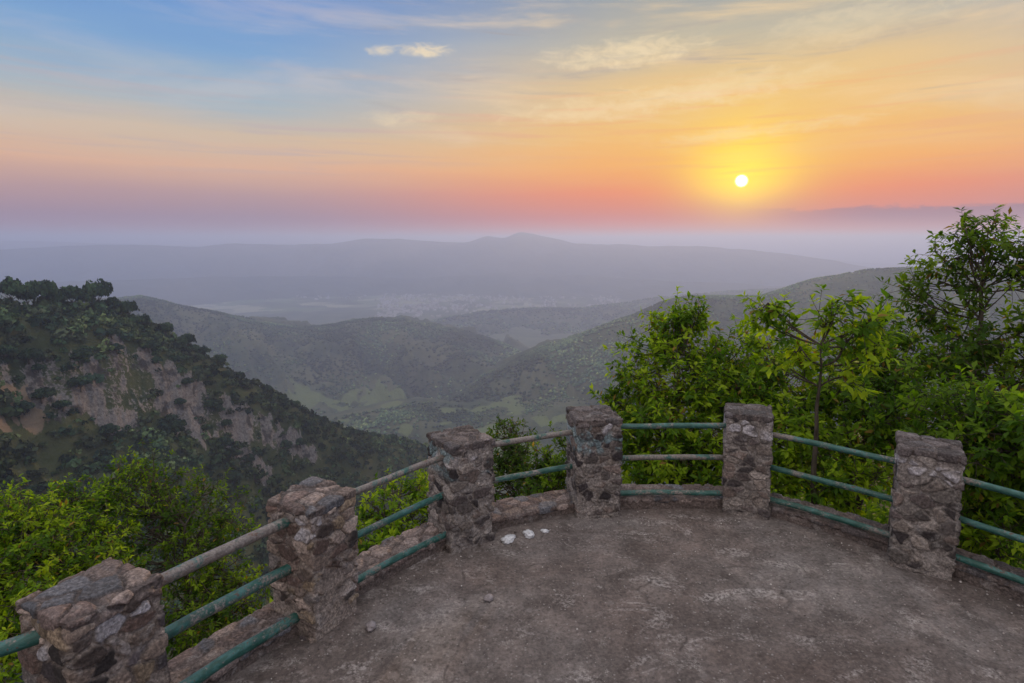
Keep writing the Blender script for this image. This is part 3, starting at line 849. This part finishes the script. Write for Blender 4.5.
def grow_tree(name, label, cat, lobes, trunk_r, leaf, pal, seed, density=1.0, group=None, base=None, per=9, clump=0.17, spread=0.5, width=0.21):
    """lobes: (px, py, dist, rx_px, rz_px[, density])"""
    r = np.random.default_rng(seed)
    Ls = []
    for q in lobes:
        c = P(*q[:3]); k = q[2] / FPX
        Ls.append((c, np.array([q[3] * k, (q[3] + q[4]) / 2 * k, q[4] * k]), q[5] if len(q) > 5 else 1.0))
    cen = np.mean([c for c, _, _ in Ls], axis=0)
    if base is None:
        low = min(Ls, key=lambda q: q[0][2])[0]
        bx, by = (cen[:2] * 0.6 + low[:2] * 0.4)
    else:
        bx, by = P(*base)[:2]
    b = np.array([bx, by, hill_z(np.array([bx]), np.array([by]))[0] - 0.15])
    topz = max(c[2] for c, _, _ in Ls)
    root = thing(name, label, cat, b, group)
    wood = MB(); tw = MB(); lf = MB()
    # leader
    nt = 12
    tz = np.linspace(0, 1, nt)
    tgt = np.array([cen[0], cen[1], topz - 0.15 * (topz - b[2])])
    lead = b + (tgt - b) * tz[:, None] + np.stack([(fbm(tz * 2.5, tz * 0 + seed, 2, 1) - .5) * 0.35, (fbm(tz * 2.5, tz * 0 + seed, 2, 5) - .5) * 0.35, tz * 0], 1) * np.sin(tz * math.pi)[:, None]
    rad = trunk_r * (1 - 0.8 * tz)
    v, f = tube(lead, rad, 9); wood.add(v, f)
    nodes = []
    for (c, rd, dn) in Ls:
        # leave the leader below the lobe
        dist = np.linalg.norm(lead - c, axis=1) + np.maximum(lead[:, 2] - (c[2] - rd[2] * 0.6), 0) * 3
        k = int(np.argmin(dist)); s = lead[k]
        m_ = (s + c) / 2 + np.array([0, 0, -0.12 * np.linalg.norm(c - s)]) + r.normal(0, 0.05, 3)
        tt = np.linspace(0, 1, 9)[:, None]
        limb = (1 - tt) ** 2 * s + 2 * tt * (1 - tt) * m_ + tt ** 2 * (c + np.array([0, 0, rd[2] * 0.25]))
        v, f = tube(limb, np.linspace(max(rad[k] * 0.6, 0.010), 0.007, 9), 6); wood.add(v, f)
        vol = rd[0] * rd[1] * rd[2]
        nsub = max(3, int(density * dn * 54 * (vol ** (2 / 3)) / clump ** 2 * 0.055))
        for _ in range(nsub):
            d = unit(r.normal(size=3)); d[2] = d[2] * 0.9 + 0.12
            sc = c + d * rd * (0.40 + 0.60 * r.random() ** 0.6) * (0.85 + 0.3 * r.random())
            kk = min(8, int(2 + 7 * r.random())); s0 = limb[kk]
            mid_ = (s0 + sc) / 2 + np.array([0, 0, -0.06]) + r.normal(0, 0.02, 3)
            tt = np.linspace(0, 1, 6)[:, None]
            br = (1 - tt) ** 2 * s0 + 2 * tt * (1 - tt) * mid_ + tt ** 2 * sc
            v, f = tube(br, np.linspace(0.009, 0.004, 6), 4); tw.add(v, f)
            nodes.append((sc, unit(sc - s0), (d[2] + 1) / 2))
    P0 = np.array([n_[0] for n_ in nodes]); D0 = np.array([n_[1] for n_ in nodes])
    ntip = 5
    tips = P0[:, None] + r.normal(0, clump * 0.62, (len(P0), ntip, 3)) + D0[:, None] * clump * 0.3
    tdir = unit(tips - P0[:, None] + D0[:, None] * clump * spread + np.array([0, 0, 0.04]))
    # fine twigs
    for a, bb in zip(np.repeat(P0, ntip, 0), tips.reshape(-1, 3)):
        v, f = tube(np.stack([a, (a + bb) / 2 + np.array([0, 0, -0.008]), bb]), np.array([0.004, 0.003, 0.002]), 3); tw.add(v, f)
    tips = tips.reshape(-1, 3); tdir = tdir.reshape(-1, 3)
    shade = np.repeat(np.repeat(r.random(len(P0)) ** 1.1, ntip), per)
    Tp = np.repeat(tips, per, 0); Td = np.repeat(tdir, per, 0); n = len(Tp)
    s = r.random(n) ** 1.3
    pos = Tp - Td * (s * clump * 0.75)[:, None] + r.normal(0, 0.006, (n, 3))
    rnd_ = unit(r.normal(size=(n, 3)))
    perp = unit(rnd_ - Td * (rnd_ * Td).sum(1)[:, None])
    axis = unit(Td * (0.75 - 0.5 * s)[:, None] + perp * 0.85 + np.array([0, 0, -0.20]))
    nrm_ = unit(np.array([0, 0, 1.0]) + Td * 0.4 + r.normal(0, 0.35, (n, 3)))
    size = leaf * (0.45 + 0.7 * r.random(n))
    kk = np.clip((shade * 0.75 + 0.25 * r.random(n)) * len(pal), 0, len(pal) - 1e-3)
    order = pal[np.argsort(pal.sum(1))]
    k0 = np.floor(kk).astype(int); k1 = np.minimum(k0 + 1, len(pal) - 1); fr = (kk - k0)[:, None]
    odd = r.random(n) < 0.025
    cc = (order[k0] * (1 - fr) + order[k1] * fr) * (0.8 + 0.4 * r.random((n, 1)))
    cc[odd] = np.array([0.20, 0.13, 0.03]) * (0.5 + r.random((odd.sum(), 1)))
    v, f, c_ = leaves(pos, axis, nrm_, size, width, cc)
    lf.add(v, f, c_)
    wood.build('trunk', M_BARK, root, True)
    tw.build('branches', M_BARK, root, True)
    lf.build('crown', M_LEAF, root)
    return len(pos)


tot = 0
G1 = 'trees and bushes growing up behind the railing'
tot += grow_tree('leafy_tree', 'dense bright green tree rising behind the rails left of the whitish-stoned pillar', 'tree', [
    (672, 322, 7.6, 26, 18), (692, 318, 7.6, 16, 12), (655, 345, 7.5, 26, 18), (690, 352, 7.4, 32, 22), (722, 362, 7.6, 26, 18),
    (640, 382, 7.3, 28, 20), (615, 402, 7.2, 14, 9), (680, 388, 7.1, 40, 24), (722, 398, 7.2, 36, 22), (632, 420, 7.0, 30, 20), (668, 430, 6.8, 40, 26),
    (712, 440, 6.9, 36, 26), (640, 465, 6.7, 34, 26), (690, 475, 6.6, 40, 26), (745, 385, 7.4, 28, 22)], 0.07, 0.10, PAL_LIME, 11, 2.4, G1)
tot += grow_tree('thin_sapling', 'sparse open-branched sapling with a dark forked trunk standing above the bushes', 'tree', [
    (768, 306, 6.4, 13, 11, .8), (762, 318, 6.4, 8, 7, .7), (786, 326, 6.4, 12, 9, .6), (832, 304, 6.4, 14, 12, .8), (826, 318, 6.4, 10, 9, .6), (876, 318, 6.4, 12, 7, .7), (862, 330, 6.4, 10, 8, .6),
    (800, 350, 6.4, 18, 13, .6), (842, 345, 6.4, 16, 12, .6), (868, 350, 6.5, 15, 10, .6), (790, 372, 6.4, 20, 12, .6), (850, 378, 6.4, 20, 12, .5)], 0.042, 0.12, PAL_LIME, 12, 1.1, G1, base=(826, 470, 6.4), clump=0.15)
tot += grow_tree('leafy_bush', 'broad lime green bush filling the gap between the sapling and the whitish-stoned pillar', 'bush', [
    (765, 352, 8.0, 30, 16), (742, 372, 8.2, 26, 18), (790, 362, 8.0, 28, 18), (775, 388, 7.6, 34, 20), (760, 418, 7.2, 40, 24), (802, 410, 7.4, 34, 22), (790, 440, 7.0, 42, 24), (775, 470, 6.8, 40, 28)], 0.05, 0.11, PAL_LIME, 13, 1.4, G1)
tot += grow_tree('leafy_bush', 'wide mid green bush behind the sapling, below the tall dark tree', 'bush', [
    (860, 352, 8.2, 36, 18), (888, 338, 8.4, 24, 14), (905, 362, 8.2, 32, 20), (872, 382, 7.8, 38, 24), (842, 398, 7.6, 34, 22), (915, 392, 7.8, 34, 24), (880, 418, 7.2, 38, 24), (846, 440, 7.2, 36, 24), (905, 432, 7.2, 36, 22)], 0.06, 0.105, np.concatenate([PAL_MID, PAL_LIME[:3]]), 14, 1.5, G1)
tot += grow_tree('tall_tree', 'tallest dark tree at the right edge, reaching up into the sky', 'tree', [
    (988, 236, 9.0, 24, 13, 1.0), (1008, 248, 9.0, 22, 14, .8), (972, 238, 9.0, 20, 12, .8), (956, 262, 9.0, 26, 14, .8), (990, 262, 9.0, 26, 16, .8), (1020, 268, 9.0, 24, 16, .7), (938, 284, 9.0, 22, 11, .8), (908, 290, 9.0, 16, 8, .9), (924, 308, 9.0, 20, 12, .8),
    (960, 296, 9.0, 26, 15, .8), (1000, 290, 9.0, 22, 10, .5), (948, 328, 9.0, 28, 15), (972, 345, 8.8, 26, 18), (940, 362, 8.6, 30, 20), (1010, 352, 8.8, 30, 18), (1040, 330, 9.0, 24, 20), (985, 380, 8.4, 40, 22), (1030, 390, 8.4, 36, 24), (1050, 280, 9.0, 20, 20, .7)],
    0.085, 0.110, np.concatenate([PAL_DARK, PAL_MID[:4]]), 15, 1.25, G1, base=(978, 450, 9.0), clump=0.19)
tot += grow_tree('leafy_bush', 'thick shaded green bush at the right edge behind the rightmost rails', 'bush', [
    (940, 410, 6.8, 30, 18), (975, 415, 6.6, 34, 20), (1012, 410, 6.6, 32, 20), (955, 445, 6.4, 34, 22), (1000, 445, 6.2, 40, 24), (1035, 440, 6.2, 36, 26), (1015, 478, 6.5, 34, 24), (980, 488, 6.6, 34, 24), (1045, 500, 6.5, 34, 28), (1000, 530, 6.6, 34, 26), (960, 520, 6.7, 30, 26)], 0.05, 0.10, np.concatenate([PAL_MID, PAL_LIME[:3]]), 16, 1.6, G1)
tot += grow_tree('low_shrub', 'small lime shrub seen through the sloping teal rails', 'shrub', [
    (838, 470, 6.7, 26, 14), (820, 490, 6.5, 24, 14), (855, 495, 6.5, 24, 14), (800, 478, 6.7, 18, 12), (870, 470, 6.7, 22, 12)], 0.02, 0.10, PAL_LIME, 17, 1.7, G1)
tot += grow_tree('low_shrub', 'yellow-green shrub low behind the rails at the right frame edge', 'shrub', [
    (985, 512, 6.3, 22, 12), (1010, 528, 6.2, 22, 12), (975, 530, 6.2, 16, 12), (1005, 548, 6.1, 20, 12)], 0.02, 0.09, PAL_LIME, 18, 1.7, G1)
tot += grow_tree('low_shrub', 'bright low shrub behind the curved kerb between the fourth and fifth pillars', 'shrub', [
    (690, 470, 6.6, 26, 14), (655, 468, 6.6, 24, 14), (705, 458, 6.7, 20, 12), (632, 455, 6.7, 18, 14)], 0.02, 0.095, PAL_LIME, 19, 1.7, G1)
tot += grow_tree('small_tree', 'small dark pointed tree in the gap between the third and fourth pillars', 'tree', [
    (508, 424, 7.6, 10, 8), (506, 440, 7.6, 22, 12), (520, 452, 7.6, 22, 12), (498, 462, 7.4, 24, 16), (530, 468, 7.2, 24, 14), (512, 490, 7.0, 30, 16), (548, 482, 7.0, 24, 16)], 0.035, 0.075, PAL_DARK, 20, 1.6, G1, clump=0.12)
tot += grow_tree('low_shrub', 'mid green shrub hugging the left side of the fourth pillar', 'shrub', [
    (568, 446, 7.2, 14, 10), (574, 466, 6.8, 20, 14), (552, 462, 7.0, 16, 10), (556, 490, 6.6, 26, 14), (596, 440, 7.2, 14, 12)], 0.02, 0.08, PAL_MID, 21, 1.6, G1, clump=0.12)
tot += grow_tree('leafy_bush', 'yellow-green bush below the rails between the second and third pillars', 'bush', [
    (398, 492, 6.6, 22, 12), (422, 500, 6.6, 18, 12), (376, 510, 6.3, 22, 14), (410, 520, 6.2, 26, 14), (385, 535, 5.9, 28, 15), (362, 550, 5.6, 26, 18), (400, 552, 5.7, 26, 14), (420, 480, 7.0, 10, 8)], 0.03, 0.08, PAL_LIME, 22, 1.6, G1, clump=0.12)
G2 = 'trees growing on the slope below the left railing'
tot += grow_tree('leafy_tree', 'round-crowned green tree with a dark trunk behind the left rails', 'tree', [
    (140, 474, 9.0, 28, 13), (112, 484, 9.0, 18, 10), (165, 486, 9.0, 24, 13), (205, 490, 9.0, 22, 11), (128, 502, 8.8, 34, 18), (180, 508, 8.8, 34, 18), (220, 512, 8.8, 24, 14), (232, 528, 8.6, 18, 12), (146, 532, 8.5, 40, 20),
    (200, 540, 8.5, 36, 20), (165, 568, 8.2, 46, 24), (218, 575, 8.2, 34, 24), (190, 608, 7.8, 44, 26), (238, 612, 7.8, 28, 28), (160, 640, 7.4, 44, 28), (215, 655, 7.4, 44, 30), (250, 660, 7.2, 34, 26)], 0.075, 0.07, PAL_MID, 23, 1.3, G2, base=(168, 640, 8.6), clump=0.15)
tot += grow_tree('leafy_tree', 'sunlit yellow-green tree at the left frame edge', 'tree', [
    (10, 500, 8.4, 22, 10), (40, 504, 8.4, 24, 11), (76, 496, 8.6, 22, 10), (98, 506, 8.6, 18, 10), (20, 528, 8.0, 34, 16), (66, 524, 8.2, 32, 16), (105, 535, 8.2, 20, 18), (-20, 530, 8, 30, 26), (10, 565, 7.6, 40, 22), (62, 560, 7.8, 38, 22), (105, 570, 7.8, 26, 22),
    (0, 605, 7.2, 40, 26), (40, 620, 7.0, 40, 26), (-30, 590, 7.4, 36, 30), (5, 650, 6.8, 44, 28)], 0.07, 0.072, PAL_LIME, 24, 1.6, G2, clump=0.14)
print('leaves', tot)

# tangled undergrowth on the slope, beyond counting
def undergrowth(name, n, leaf, amin, amax, rmin, rmax, seed, hmax):
    r = np.random.default_rng(seed)
    a = R(amin) + (R(amax) - R(amin)) * r.random(n); q = rmin + (rmax - rmin) * r.random(n) ** 0.9
    x = RC[0] + q * np.sin(a); y = RC[1] + q * np.cos(a)
    hh = hmax * sstep(fbm(x * 0.8, y * 0.8, 3, 91), 0.25, 0.75) * sstep(q, 3.3, 4.6)
    z = hill_z(x, y) + hh * (0.15 + 0.85 * r.random(n)) - 0.05
    pal = PAL_MID[np.argsort(PAL_MID.sum(1))]
    c = pal[np.clip((fbm(x * 1.5, y * 1.5, 2, 95) * 1.4 - 0.35 + 0.25 * r.random(n)) * len(pal), 0, len(pal) - 1).astype(int)]
    v, f, cc = leaves(np.stack([x, y, z], 1), unit(r.normal(size=(n, 3)) + np.array([0, 0, .3])), unit(r.normal(size=(n, 3)) * .6 + np.array([0, 0, 1.])), leaf * (0.7 + 0.6 * r.random(n)), 0.26, c)
    tag(mesh_obj(name, v, [f], M_LEAF, None, cc), kind='stuff')
undergrowth('undergrowth', 90000, 0.10, -100, 95, 3.35, 12, 5, 0.9)
undergrowth('undergrowth', 50000, 0.30, -100, 95, 11, 40, 6, 2.2)

# ------------------------------------------------------------------ far woods
def crowns(pts, rad, nq, seed, pal, flat=0.8, qs=0.42):
    """many small tree crowns as clumps of leaf-spray faces; one mesh"""
    r = np.random.default_rng(seed); n = len(pts)
    d = unit(r.normal(size=(n, nq, 3))); d[..., 2] = np.abs(d[..., 2]) * 0.9 - 0.25
    k = (0.65 + 0.45 * r.random((n, nq, 1)))
    lump = 1 + 0.25 * np.sin(d[..., :1] * 4 + r.random((n, 1, 1)) * 6) * np.cos(d[..., 1:2] * 5 + r.random((n, 1, 1)) * 6)
    tall = np.ones((n, 1, 3)); tall[:, 0, 2] = flat * (0.8 + 0.9 * r.random(n) ** 2)
    c = pts[:, None] + d * k * lump * rad[:, None, None] * tall + np.array([0, 0, 1.0]) * (rad * flat * 0.5)[:, None, None]
    nrm = unit(d + r.normal(0, 0.55, (n, nq, 3)))
    t = unit(np.cross(nrm, r.normal(size=(n, nq, 3)))); b = np.cross(nrm, t)
    s = rad[:, None, None] * qs * (0.6 + 0.8 * r.random((n, nq, 1)))
    v = np.stack([c - t * s, c - b * s * 0.8 + nrm * s * .2, c + t * s, c + b * s * 0.9], 2).reshape(-1, 3)
    f = np.arange(n * nq * 4).reshape(-1, 4)
    base = pal[(r.random(n) * len(pal)).astype(int)] * (0.6 + 0.8 * r.random((n, 1))) * (0.55 + 0.7 * sstep(fbm(pts[:, 0] / 35., pts[:, 1] / 35., 3, 55), .3, .7))[:, None]
    cc = np.repeat(base, nq, 0) * (0.8 + 0.4 * r.random((n * nq, 1)))
    return v, f, np.repeat(cc, 4, 0)

def blobs(pts, rad, seed, pal):
    r = np.random.default_rng(seed); n = len(pts)
    dirs = np.array([(1, 0, 0.15), (0.3, .95, .1), (-.8, .6, .2), (-.8, -.6, .1), (.3, -.95, .2), (0.1, 0.0, 1.0), (0, 0, -.5)])
    v = pts[:, None] + dirs[None] * rad[:, None, None] * (0.75 + 0.5 * r.random((n, 7, 1))) + np.array([0, 0, .5]) * rad[:, None, None]
    F = [(k, (k + 1) % 5, 5) for k in range(5)] + [((k + 1) % 5, k, 6) for k in range(5)]
    f = (np.arange(n)[:, None, None] * 7 + np.array(F)[None]).reshape(-1, 3)
    c = pal[(r.random(n) * len(pal)).astype(int)] * (0.6 + 0.8 * r.random((n, 1)))
    if len(pal) == 6:
        k_ = sstep(fbm(pts[:, 0] / 170., pts[:, 1] / 170., 4, 58), .3, .7)[:, None]; k2_ = sstep(fbm(pts[:, 0] / 60., pts[:, 1] / 60., 3, 59), .45, .6)[:, None]
        c = c * (0.45 + 1.1 * k_) * (1 + k2_ * np.array([0.35, 0.2, 0.15]))
    return v.reshape(-1, 3), f, np.repeat(c, 7, 0)

def scatter(T, n, seed, fn):
    """random points on a ridge grid, area weighted"""
    r = np.random.default_rng(seed)
    X, Y, Z = T['X'], T['Y'], T['Z']
    ar = np.abs((X[1:, :-1] - X[:-1, :-1]) * (Y[:-1, 1:] - Y[:-1, :-1]) - (X[:-1, 1:] - X[:-1, :-1]) * (Y[1:, :-1] - Y[:-1, :-1]))
    V = T['V'][:-1, :-1]
    w = (ar * fn(T['U'][:-1, :-1], V, T['cols'][:-1, :-1, 0], T['cols'][:-1, :-1, 1], X[:-1, :-1], Y[:-1, :-1], Z[:-1, :-1])).ravel()
    k = r.choice(len(w), n, p=w / w.sum())
    i, j = np.divmod(k, ar.shape[1]); a, b = r.random(n), r.random(n)
    def ip(A): return (A[i, j] * (1 - a) + A[i + 1, j] * a) * (1 - b) + (A[i, j + 1] * (1 - a) + A[i + 1, j + 1] * a) * b
    return np.stack([ip(X), ip(Y), ip(Z)], 1)

def mat_foliage_far(name):
    m = new_mat(name)
    p = obj_co()
    finish(m, mix(1.0, attr(), ramp(noise(p, 0.6, 3), [(0.3, (0.6,) * 3), (0.7, (1.4,) * 3)]), 'MULTIPLY'), 0.9, spec=0.1)
    return m
M_FARLEAF = mat_foliage_far('far_foliage')
PF = np.array([(0.034, 0.064, 0.034), (0.045, 0.082, 0.040), (0.065, 0.104, 0.046), (0.055, 0.074, 0.042), (0.090, 0.125, 0.052), (0.022, 0.044, 0.028)])

inview = lambda x, y: (np.abs(np.degrees(np.arctan2(x, y))) < 58)
pts = scatter(Er, 9500, 1, lambda U, V, r_, s_, x, y, z: (V > -50) * (V < 330) * inview(x, y) * (1 - 0.80 * sstep(r_, .25, .6)) * (1 - 0.9 * s_))
rad = 1.7 + 3.6 * rng.random(len(pts)) ** 1.7
v, f, c = crowns(pts, rad, 44, 2, PF, qs=0.30)
tag(mesh_obj('woodland', v, [f], M_FARLEAF, None, c), kind='stuff')
for T, n, rr_, sd_ in ((Cr, 26000, 5.0, 3), (Dr, 26000, 4.6, 4), (Vf, 5000, 4.0, 5), (D1, 9000, 8.0, 6)):
    pts = scatter(T, n, sd_, lambda U, V, r_, s_, x, y, z: (V > -120) * inview(x, y) * (1 - 0.96 * sstep(s_ + r_, .2, .5)) * (z > ZV) * (0.25 + sstep(fbm(x / 90., y / 90., 3, 88), 0.35, 0.6)) * (1 + 3 * (np.abs(V) < 40)))
    rad = rr_ * (0.4 + 1.1 * np.random.default_rng(sd_).random(len(pts)) ** 1.6)
    v, f, c = blobs(pts, rad, sd_, PF)
    tag(mesh_obj('woodland', v, [f], M_FARLEAF, None, c), kind='stuff')

# single trees along the crest and on the face of the cliff hill
def make_far_tree(seed, umbrella):
    r = np.random.default_rng(seed)
    root = thing('crest_pine' if umbrella else 'hillside_tree', None, 'pine tree' if umbrella else 'tree', (0, 0, 0))
    mb = MB()
    tt = np.linspace(0, 1, 7)
    H = 4.6 if umbrella else 3.2
    tr = np.stack([np.sin(tt * 2 + seed) * 0.3 * tt, np.cos(tt * 1.6 + seed) * 0.3 * tt, tt * H], 1)
    v, f = tube(tr, np.linspace(0.38, 0.16, 7), 6); mb.add(v, f)
    cb = MB()
    k = 7 if umbrella else 6
    for q in range(k):
        a = q * 2.4 + seed; rr_ = (1.8 + 2.3 * r.random()) * (0.25 if q == 0 else 1) * (1 if umbrella else 0.55)
        c = np.array([math.cos(a) * rr_, math.sin(a) * rr_, H - 0.3 + (1.6 * r.random() if umbrella else 2.2 * r.random())])
        v, f = tube(np.stack([tr[4], (tr[4] + c) / 2 - np.array([0, 0, .2]), c]), np.array([0.14, .1, .05]), 5); mb.add(v, f)
        pv, pf, pc = crowns(c[None], np.array([(2.9 if umbrella else 2.1) + 0.7 * r.random()]), 200, seed * 10 + q, PF[[0, 5, 1]] * 0.8, 0.72 if umbrella else 0.85, 0.20)
        cb.add(pv, pf, pc)
    a_ = mb.build('trunk', M_BARK, None, True); a_.parent = root
    b_ = cb.build('crown', M_FARLEAF, None); b_.parent = root
    return root
protos = [make_far_tree(s, True) for s in (1, 2, 3)]
used = set()
def place(proto, pos, rz, s, label, group):
    if proto.name in used:
        o = proto.copy(); col.objects.link(o)
        for ch in proto.children:
            c = ch.copy(); col.objects.link(c); c.parent = o
    else:
        o = proto; used.add(proto.name)
    o.location = tuple(float(k) for k in pos); o.rotation_euler = (0, 0, rz); o.scale = s
    o['label'] = label; o['group'] = group
    return o
EX, EY, EZ = Er['X'], Er['Y'], Er['Z']
flatE = np.stack([EX.ravel(), EY.ravel(), EZ.ravel()], 1); azE = np.degrees(np.arctan2(flatE[:, 0], flatE[:, 1])); vE = Er['V'].ravel()
def on_cliff(px, v):
    q = P(px, 300, 400); a = math.degrees(math.atan2(q[0], q[1]))
    return flatE[np.argmin(((azE - a) * 8) ** 2 + (vE - v) ** 2 * 0.05)]
ORD = ['leftmost', 'second from the left', 'third from the left', 'fourth from the left', 'fifth from the left', 'sixth from the left', 'seventh from the left', 'eighth from the left', 'ninth from the left',
       'tenth from the left', 'eleventh from the left', 'twelfth from the left', 'thirteenth from the left', 'fourteenth from the left', 'fifteenth from the left', 'sixteenth from the left', 'seventeenth from the left', 'eighteenth from the left', 'nineteenth from the left']
crest = [(10, 1.5), (27, 1.1), (42, 1.6), (57, 1.15), (72, 1.35), (86, 1.1), (99, 1.7), (113, 1.1), (127, 1.25), (142, .9), (163, 1.1), (184, 1.15), (200, .95), (216, 1.0), (236, .7), (262, .8), (290, .8), (318, .75), (350, .8)]
for k, (px, s) in enumerate(crest):
    place(protos[k % 3], on_cliff(px, 2.0) - np.array([0, 0, 3.2]), k * 1.9, (s * 0.80, s * 0.80, s * 1.35), 'dark umbrella-crowned pine on the crest of the cliff hill, ' + ORD[k], 'pines along the crest of the cliff hill')
hp = [make_far_tree(s, False) for s in (11, 12, 13)]
hpts = scatter(Er, 70, 77, lambda U, V, r_, s_, x, y, z: (V > 8) * (V < 170) * inview(x, y) * (0.15 + r_))
for k, q in enumerate(hpts):
    s = 0.75 + 0.6 * rng.random()
    place(hp[k % 3], q - np.array([0, 0, 0.4]), k * 2.1, (s, s, s * 0.9), 'dark bushy tree rooted on the rocky face of the cliff hill', 'trees on the face of the cliff hill')

# the town in the valley, far beyond counting
def town():
    r = np.random.default_rng(21)
    mb = MB()
    areas = [(375, 480, 294, 318, 900), (470, 620, 286, 310, 800), (340, 420, 288, 300, 90), (150, 330, 284, 300, 200), (560, 660, 284, 292, 120), (375, 400, 308, 322, 60)]
    for x0, x1, y0, y1, n in areas:
        for _ in range(n):
            px = x0 + (x1 - x0) * r.random(); py = y0 + (y1 - y0) * r.random()
            if fbm(np.array([px / 9.]), np.array([py / 3.]), 3, 5)[0] < 0.47: continue
            q = P(px, py, 1000); dz_ = (q[2] - EYE) / 1000
            d = (ZV - EYE) / dz_
            q = P(px, py, d)
            w, l, h = 10 + 16 * r.random() + 20 * (r.random() < .1), 8 + 10 * r.random(), 3 + 6 * r.random()
            a = r.random() * 3
            ca, sa = math.cos(a), math.sin(a)
            v = np.array([(x * w / 2 * ca - y * l / 2 * sa, x * w / 2 * sa + y * l / 2 * ca, z) for z in (-20, h + 8) for x, y in ((-1, -1), (1, -1), (1, 1), (-1, 1))] +
                         [(-w / 2 * ca, -w / 2 * sa, h + 12), (w / 2 * ca, w / 2 * sa, h + 12)]) + np.array([q[0], q[1], ZV])
            c = np.array([(0.34, 0.32, 0.28), (0.24, 0.22, 0.20), (0.38, 0.37, 0.36)][int(r.random() * 3)])
            mb.add(v, [(0, 1, 5, 4), (1, 2, 6, 5), (2, 3, 7, 6), (3, 0, 4, 7), (4, 5, 9, 8), (6, 7, 8, 9)], c)
            mb.add(v[[7, 4, 8, 5, 6, 9]], [(0, 1, 2), (3, 4, 5)], c)
    m = new_mat('pale_walls'); finish(m, attr(), 0.8)
    tag(mb.build('town', m), kind='stuff')
town()

# ------------------------------------------------------------------ loose things on the terrace
def lump(name, label, cat, x, y, sx, sy, sz, seed, mat, crumple=0.35, group=None):
    import bmesh
    bm = bmesh.new(); bmesh.ops.create_icosphere(bm, subdivisions=4, radius=1)
    v = np.array([q.co[:] for q in bm.verts]); f = np.array([[q.index for q in fc.verts] for fc in bm.faces]); bm.free()
    n = n3(v, 1.6, seed, 2) - 0.5; n2 = np.abs(n3(v, 4.0, seed + 5, 3) - 0.5)
    v = v * (1 + crumple * n * 2.4 - crumple * n2 * 4.0)[:, None]
    v[:, 2] = np.maximum(v[:, 2], -0.35)
    v = v * np.array([sx, sy, sz])
    z = 0.008 + 0.3 * sz
    o = mesh_obj(name, v, [f], mat, None, None, False)
    o.location = (x, y, z); o.rotation_euler = (0, 0, seed)
    tag(o, label, cat, group)
m = M_LITTER = new_mat('white_paper')
p = obj_co()
finish(m, ramp(noise(p, 40, 4), [(0.3, (0.42, 0.43, 0.45)), (0.6, (0.66, 0.67, 0.70))]), 0.6, noise(p, 60, 3), 0.01)
m = M_PEB = new_mat('pebble')
finish(m, ramp(noise(obj_co(), 30, 5, 0.7), [(0.3, (0.16, 0.14, 0.14)), (0.7, (0.33, 0.30, 0.31))]), 0.9, noise(obj_co(), 90, 3), 0.006)
def flo(px, py):
    q = P(px, py, 10); s = (0.0 - EYE) / (q[2] - EYE)
    return q[0] * s, q[1] * s
for px, py, sx, sy, sz, s, lab in [(508, 541, .085, .06, .022, 1, 'round crumpled white paper, largest and leftmost piece of litter'), (529, 536, .08, .05, .028, 2, 'crumpled white scrap, middle of the litter by the kerb'),
                              (545, 532, .045, .03, .010, 3, 'small white scrap right of the crumpled ones by the kerb')]:
    x, y = flo(px, py); lump('crumpled_paper', lab, 'litter', x, y, sx, sy, sz, s, M_LITTER, 0.5, 'white litter beside the kerb')
x, y = flo(489, 600); lump('loose_stone', 'small grey stone lying alone in the middle of the terrace floor', 'stone', x, y, .038, .03, .026, 7, M_PEB, 0.3)
x, y = flo(371, 629); lump('loose_stone', 'grey stone beside the base of the second pillar from the left', 'stone', x, y, .04, .034, .03, 8, M_PEB, 0.3)

def grit(n, seed):
    r = np.random.default_rng(seed)
    a = r.random(n) * 2 * math.pi; q = 2.95 * np.sqrt(r.random(n))
    q = np.where(r.random(n) < 0.35, 2.65 + 0.25 * r.random(n), q)
    x = RC[0] + q * np.sin(a); y = RC[1] + q * np.cos(a)
    s = 0.0018 + 0.007 * r.random(n) ** 4 + 0.006 * (r.random(n) < .015)
    pts = np.stack([x, y, 0.012 + (fbm(x * 1.3, y * 1.3, 5, 5) - 0.5) * 0.030 - 0.004 + s * .2], 1)
    v, f, c = blobs(pts, s, seed, np.array([(0.22, 0.19, 0.18), (0.42, 0.39, 0.37), (0.12, 0.10, 0.09), (0.3, 0.26, 0.24)]))
    m = new_mat('grit'); finish(m, attr(), 0.9)
    tag(mesh_obj('gravel', v, [f], m, None, c), kind='stuff')
grit(7000, 4)

# ------------------------------------------------------------------ air
def haze_box():
    x = 44000.0; z0, z1 = ZV - 20.0, EYE + 132.0
    v = [(sx * x, sy * x, z) for z in (z0, z1) for sx, sy in ((-1, -1), (1, -1), (1, 1), (-1, 1))]
    f = [(3, 2, 1, 0), (4, 5, 6, 7), (0, 1, 5, 4), (1, 2, 6, 5), (2, 3, 7, 6), (3, 0, 4, 7)]
    mm = bpy.data.materials.new('haze_air'); mm.use_nodes = True
    t = mm.node_tree; t.nodes.clear()
    o = t.nodes.new('ShaderNodeOutputMaterial'); pv = t.nodes.new('ShaderNodeVolumePrincipled')
    pv.inputs['Color'].default_value = HAZE_COL
    pv.inputs['Density'].default_value = HAZE_DENS
    pv.inputs['Anisotropy'].default_value = 0.38
    t.links.new(pv.outputs[0], o.inputs['Volume'])
    ob = mesh_obj('haze', v, [f], mm)
    tag(ob, kind='stuff')
HAZE_COL = (0.55, 0.67, 0.98, 1); HAZE_DENS = 2.0e-4
haze_box()
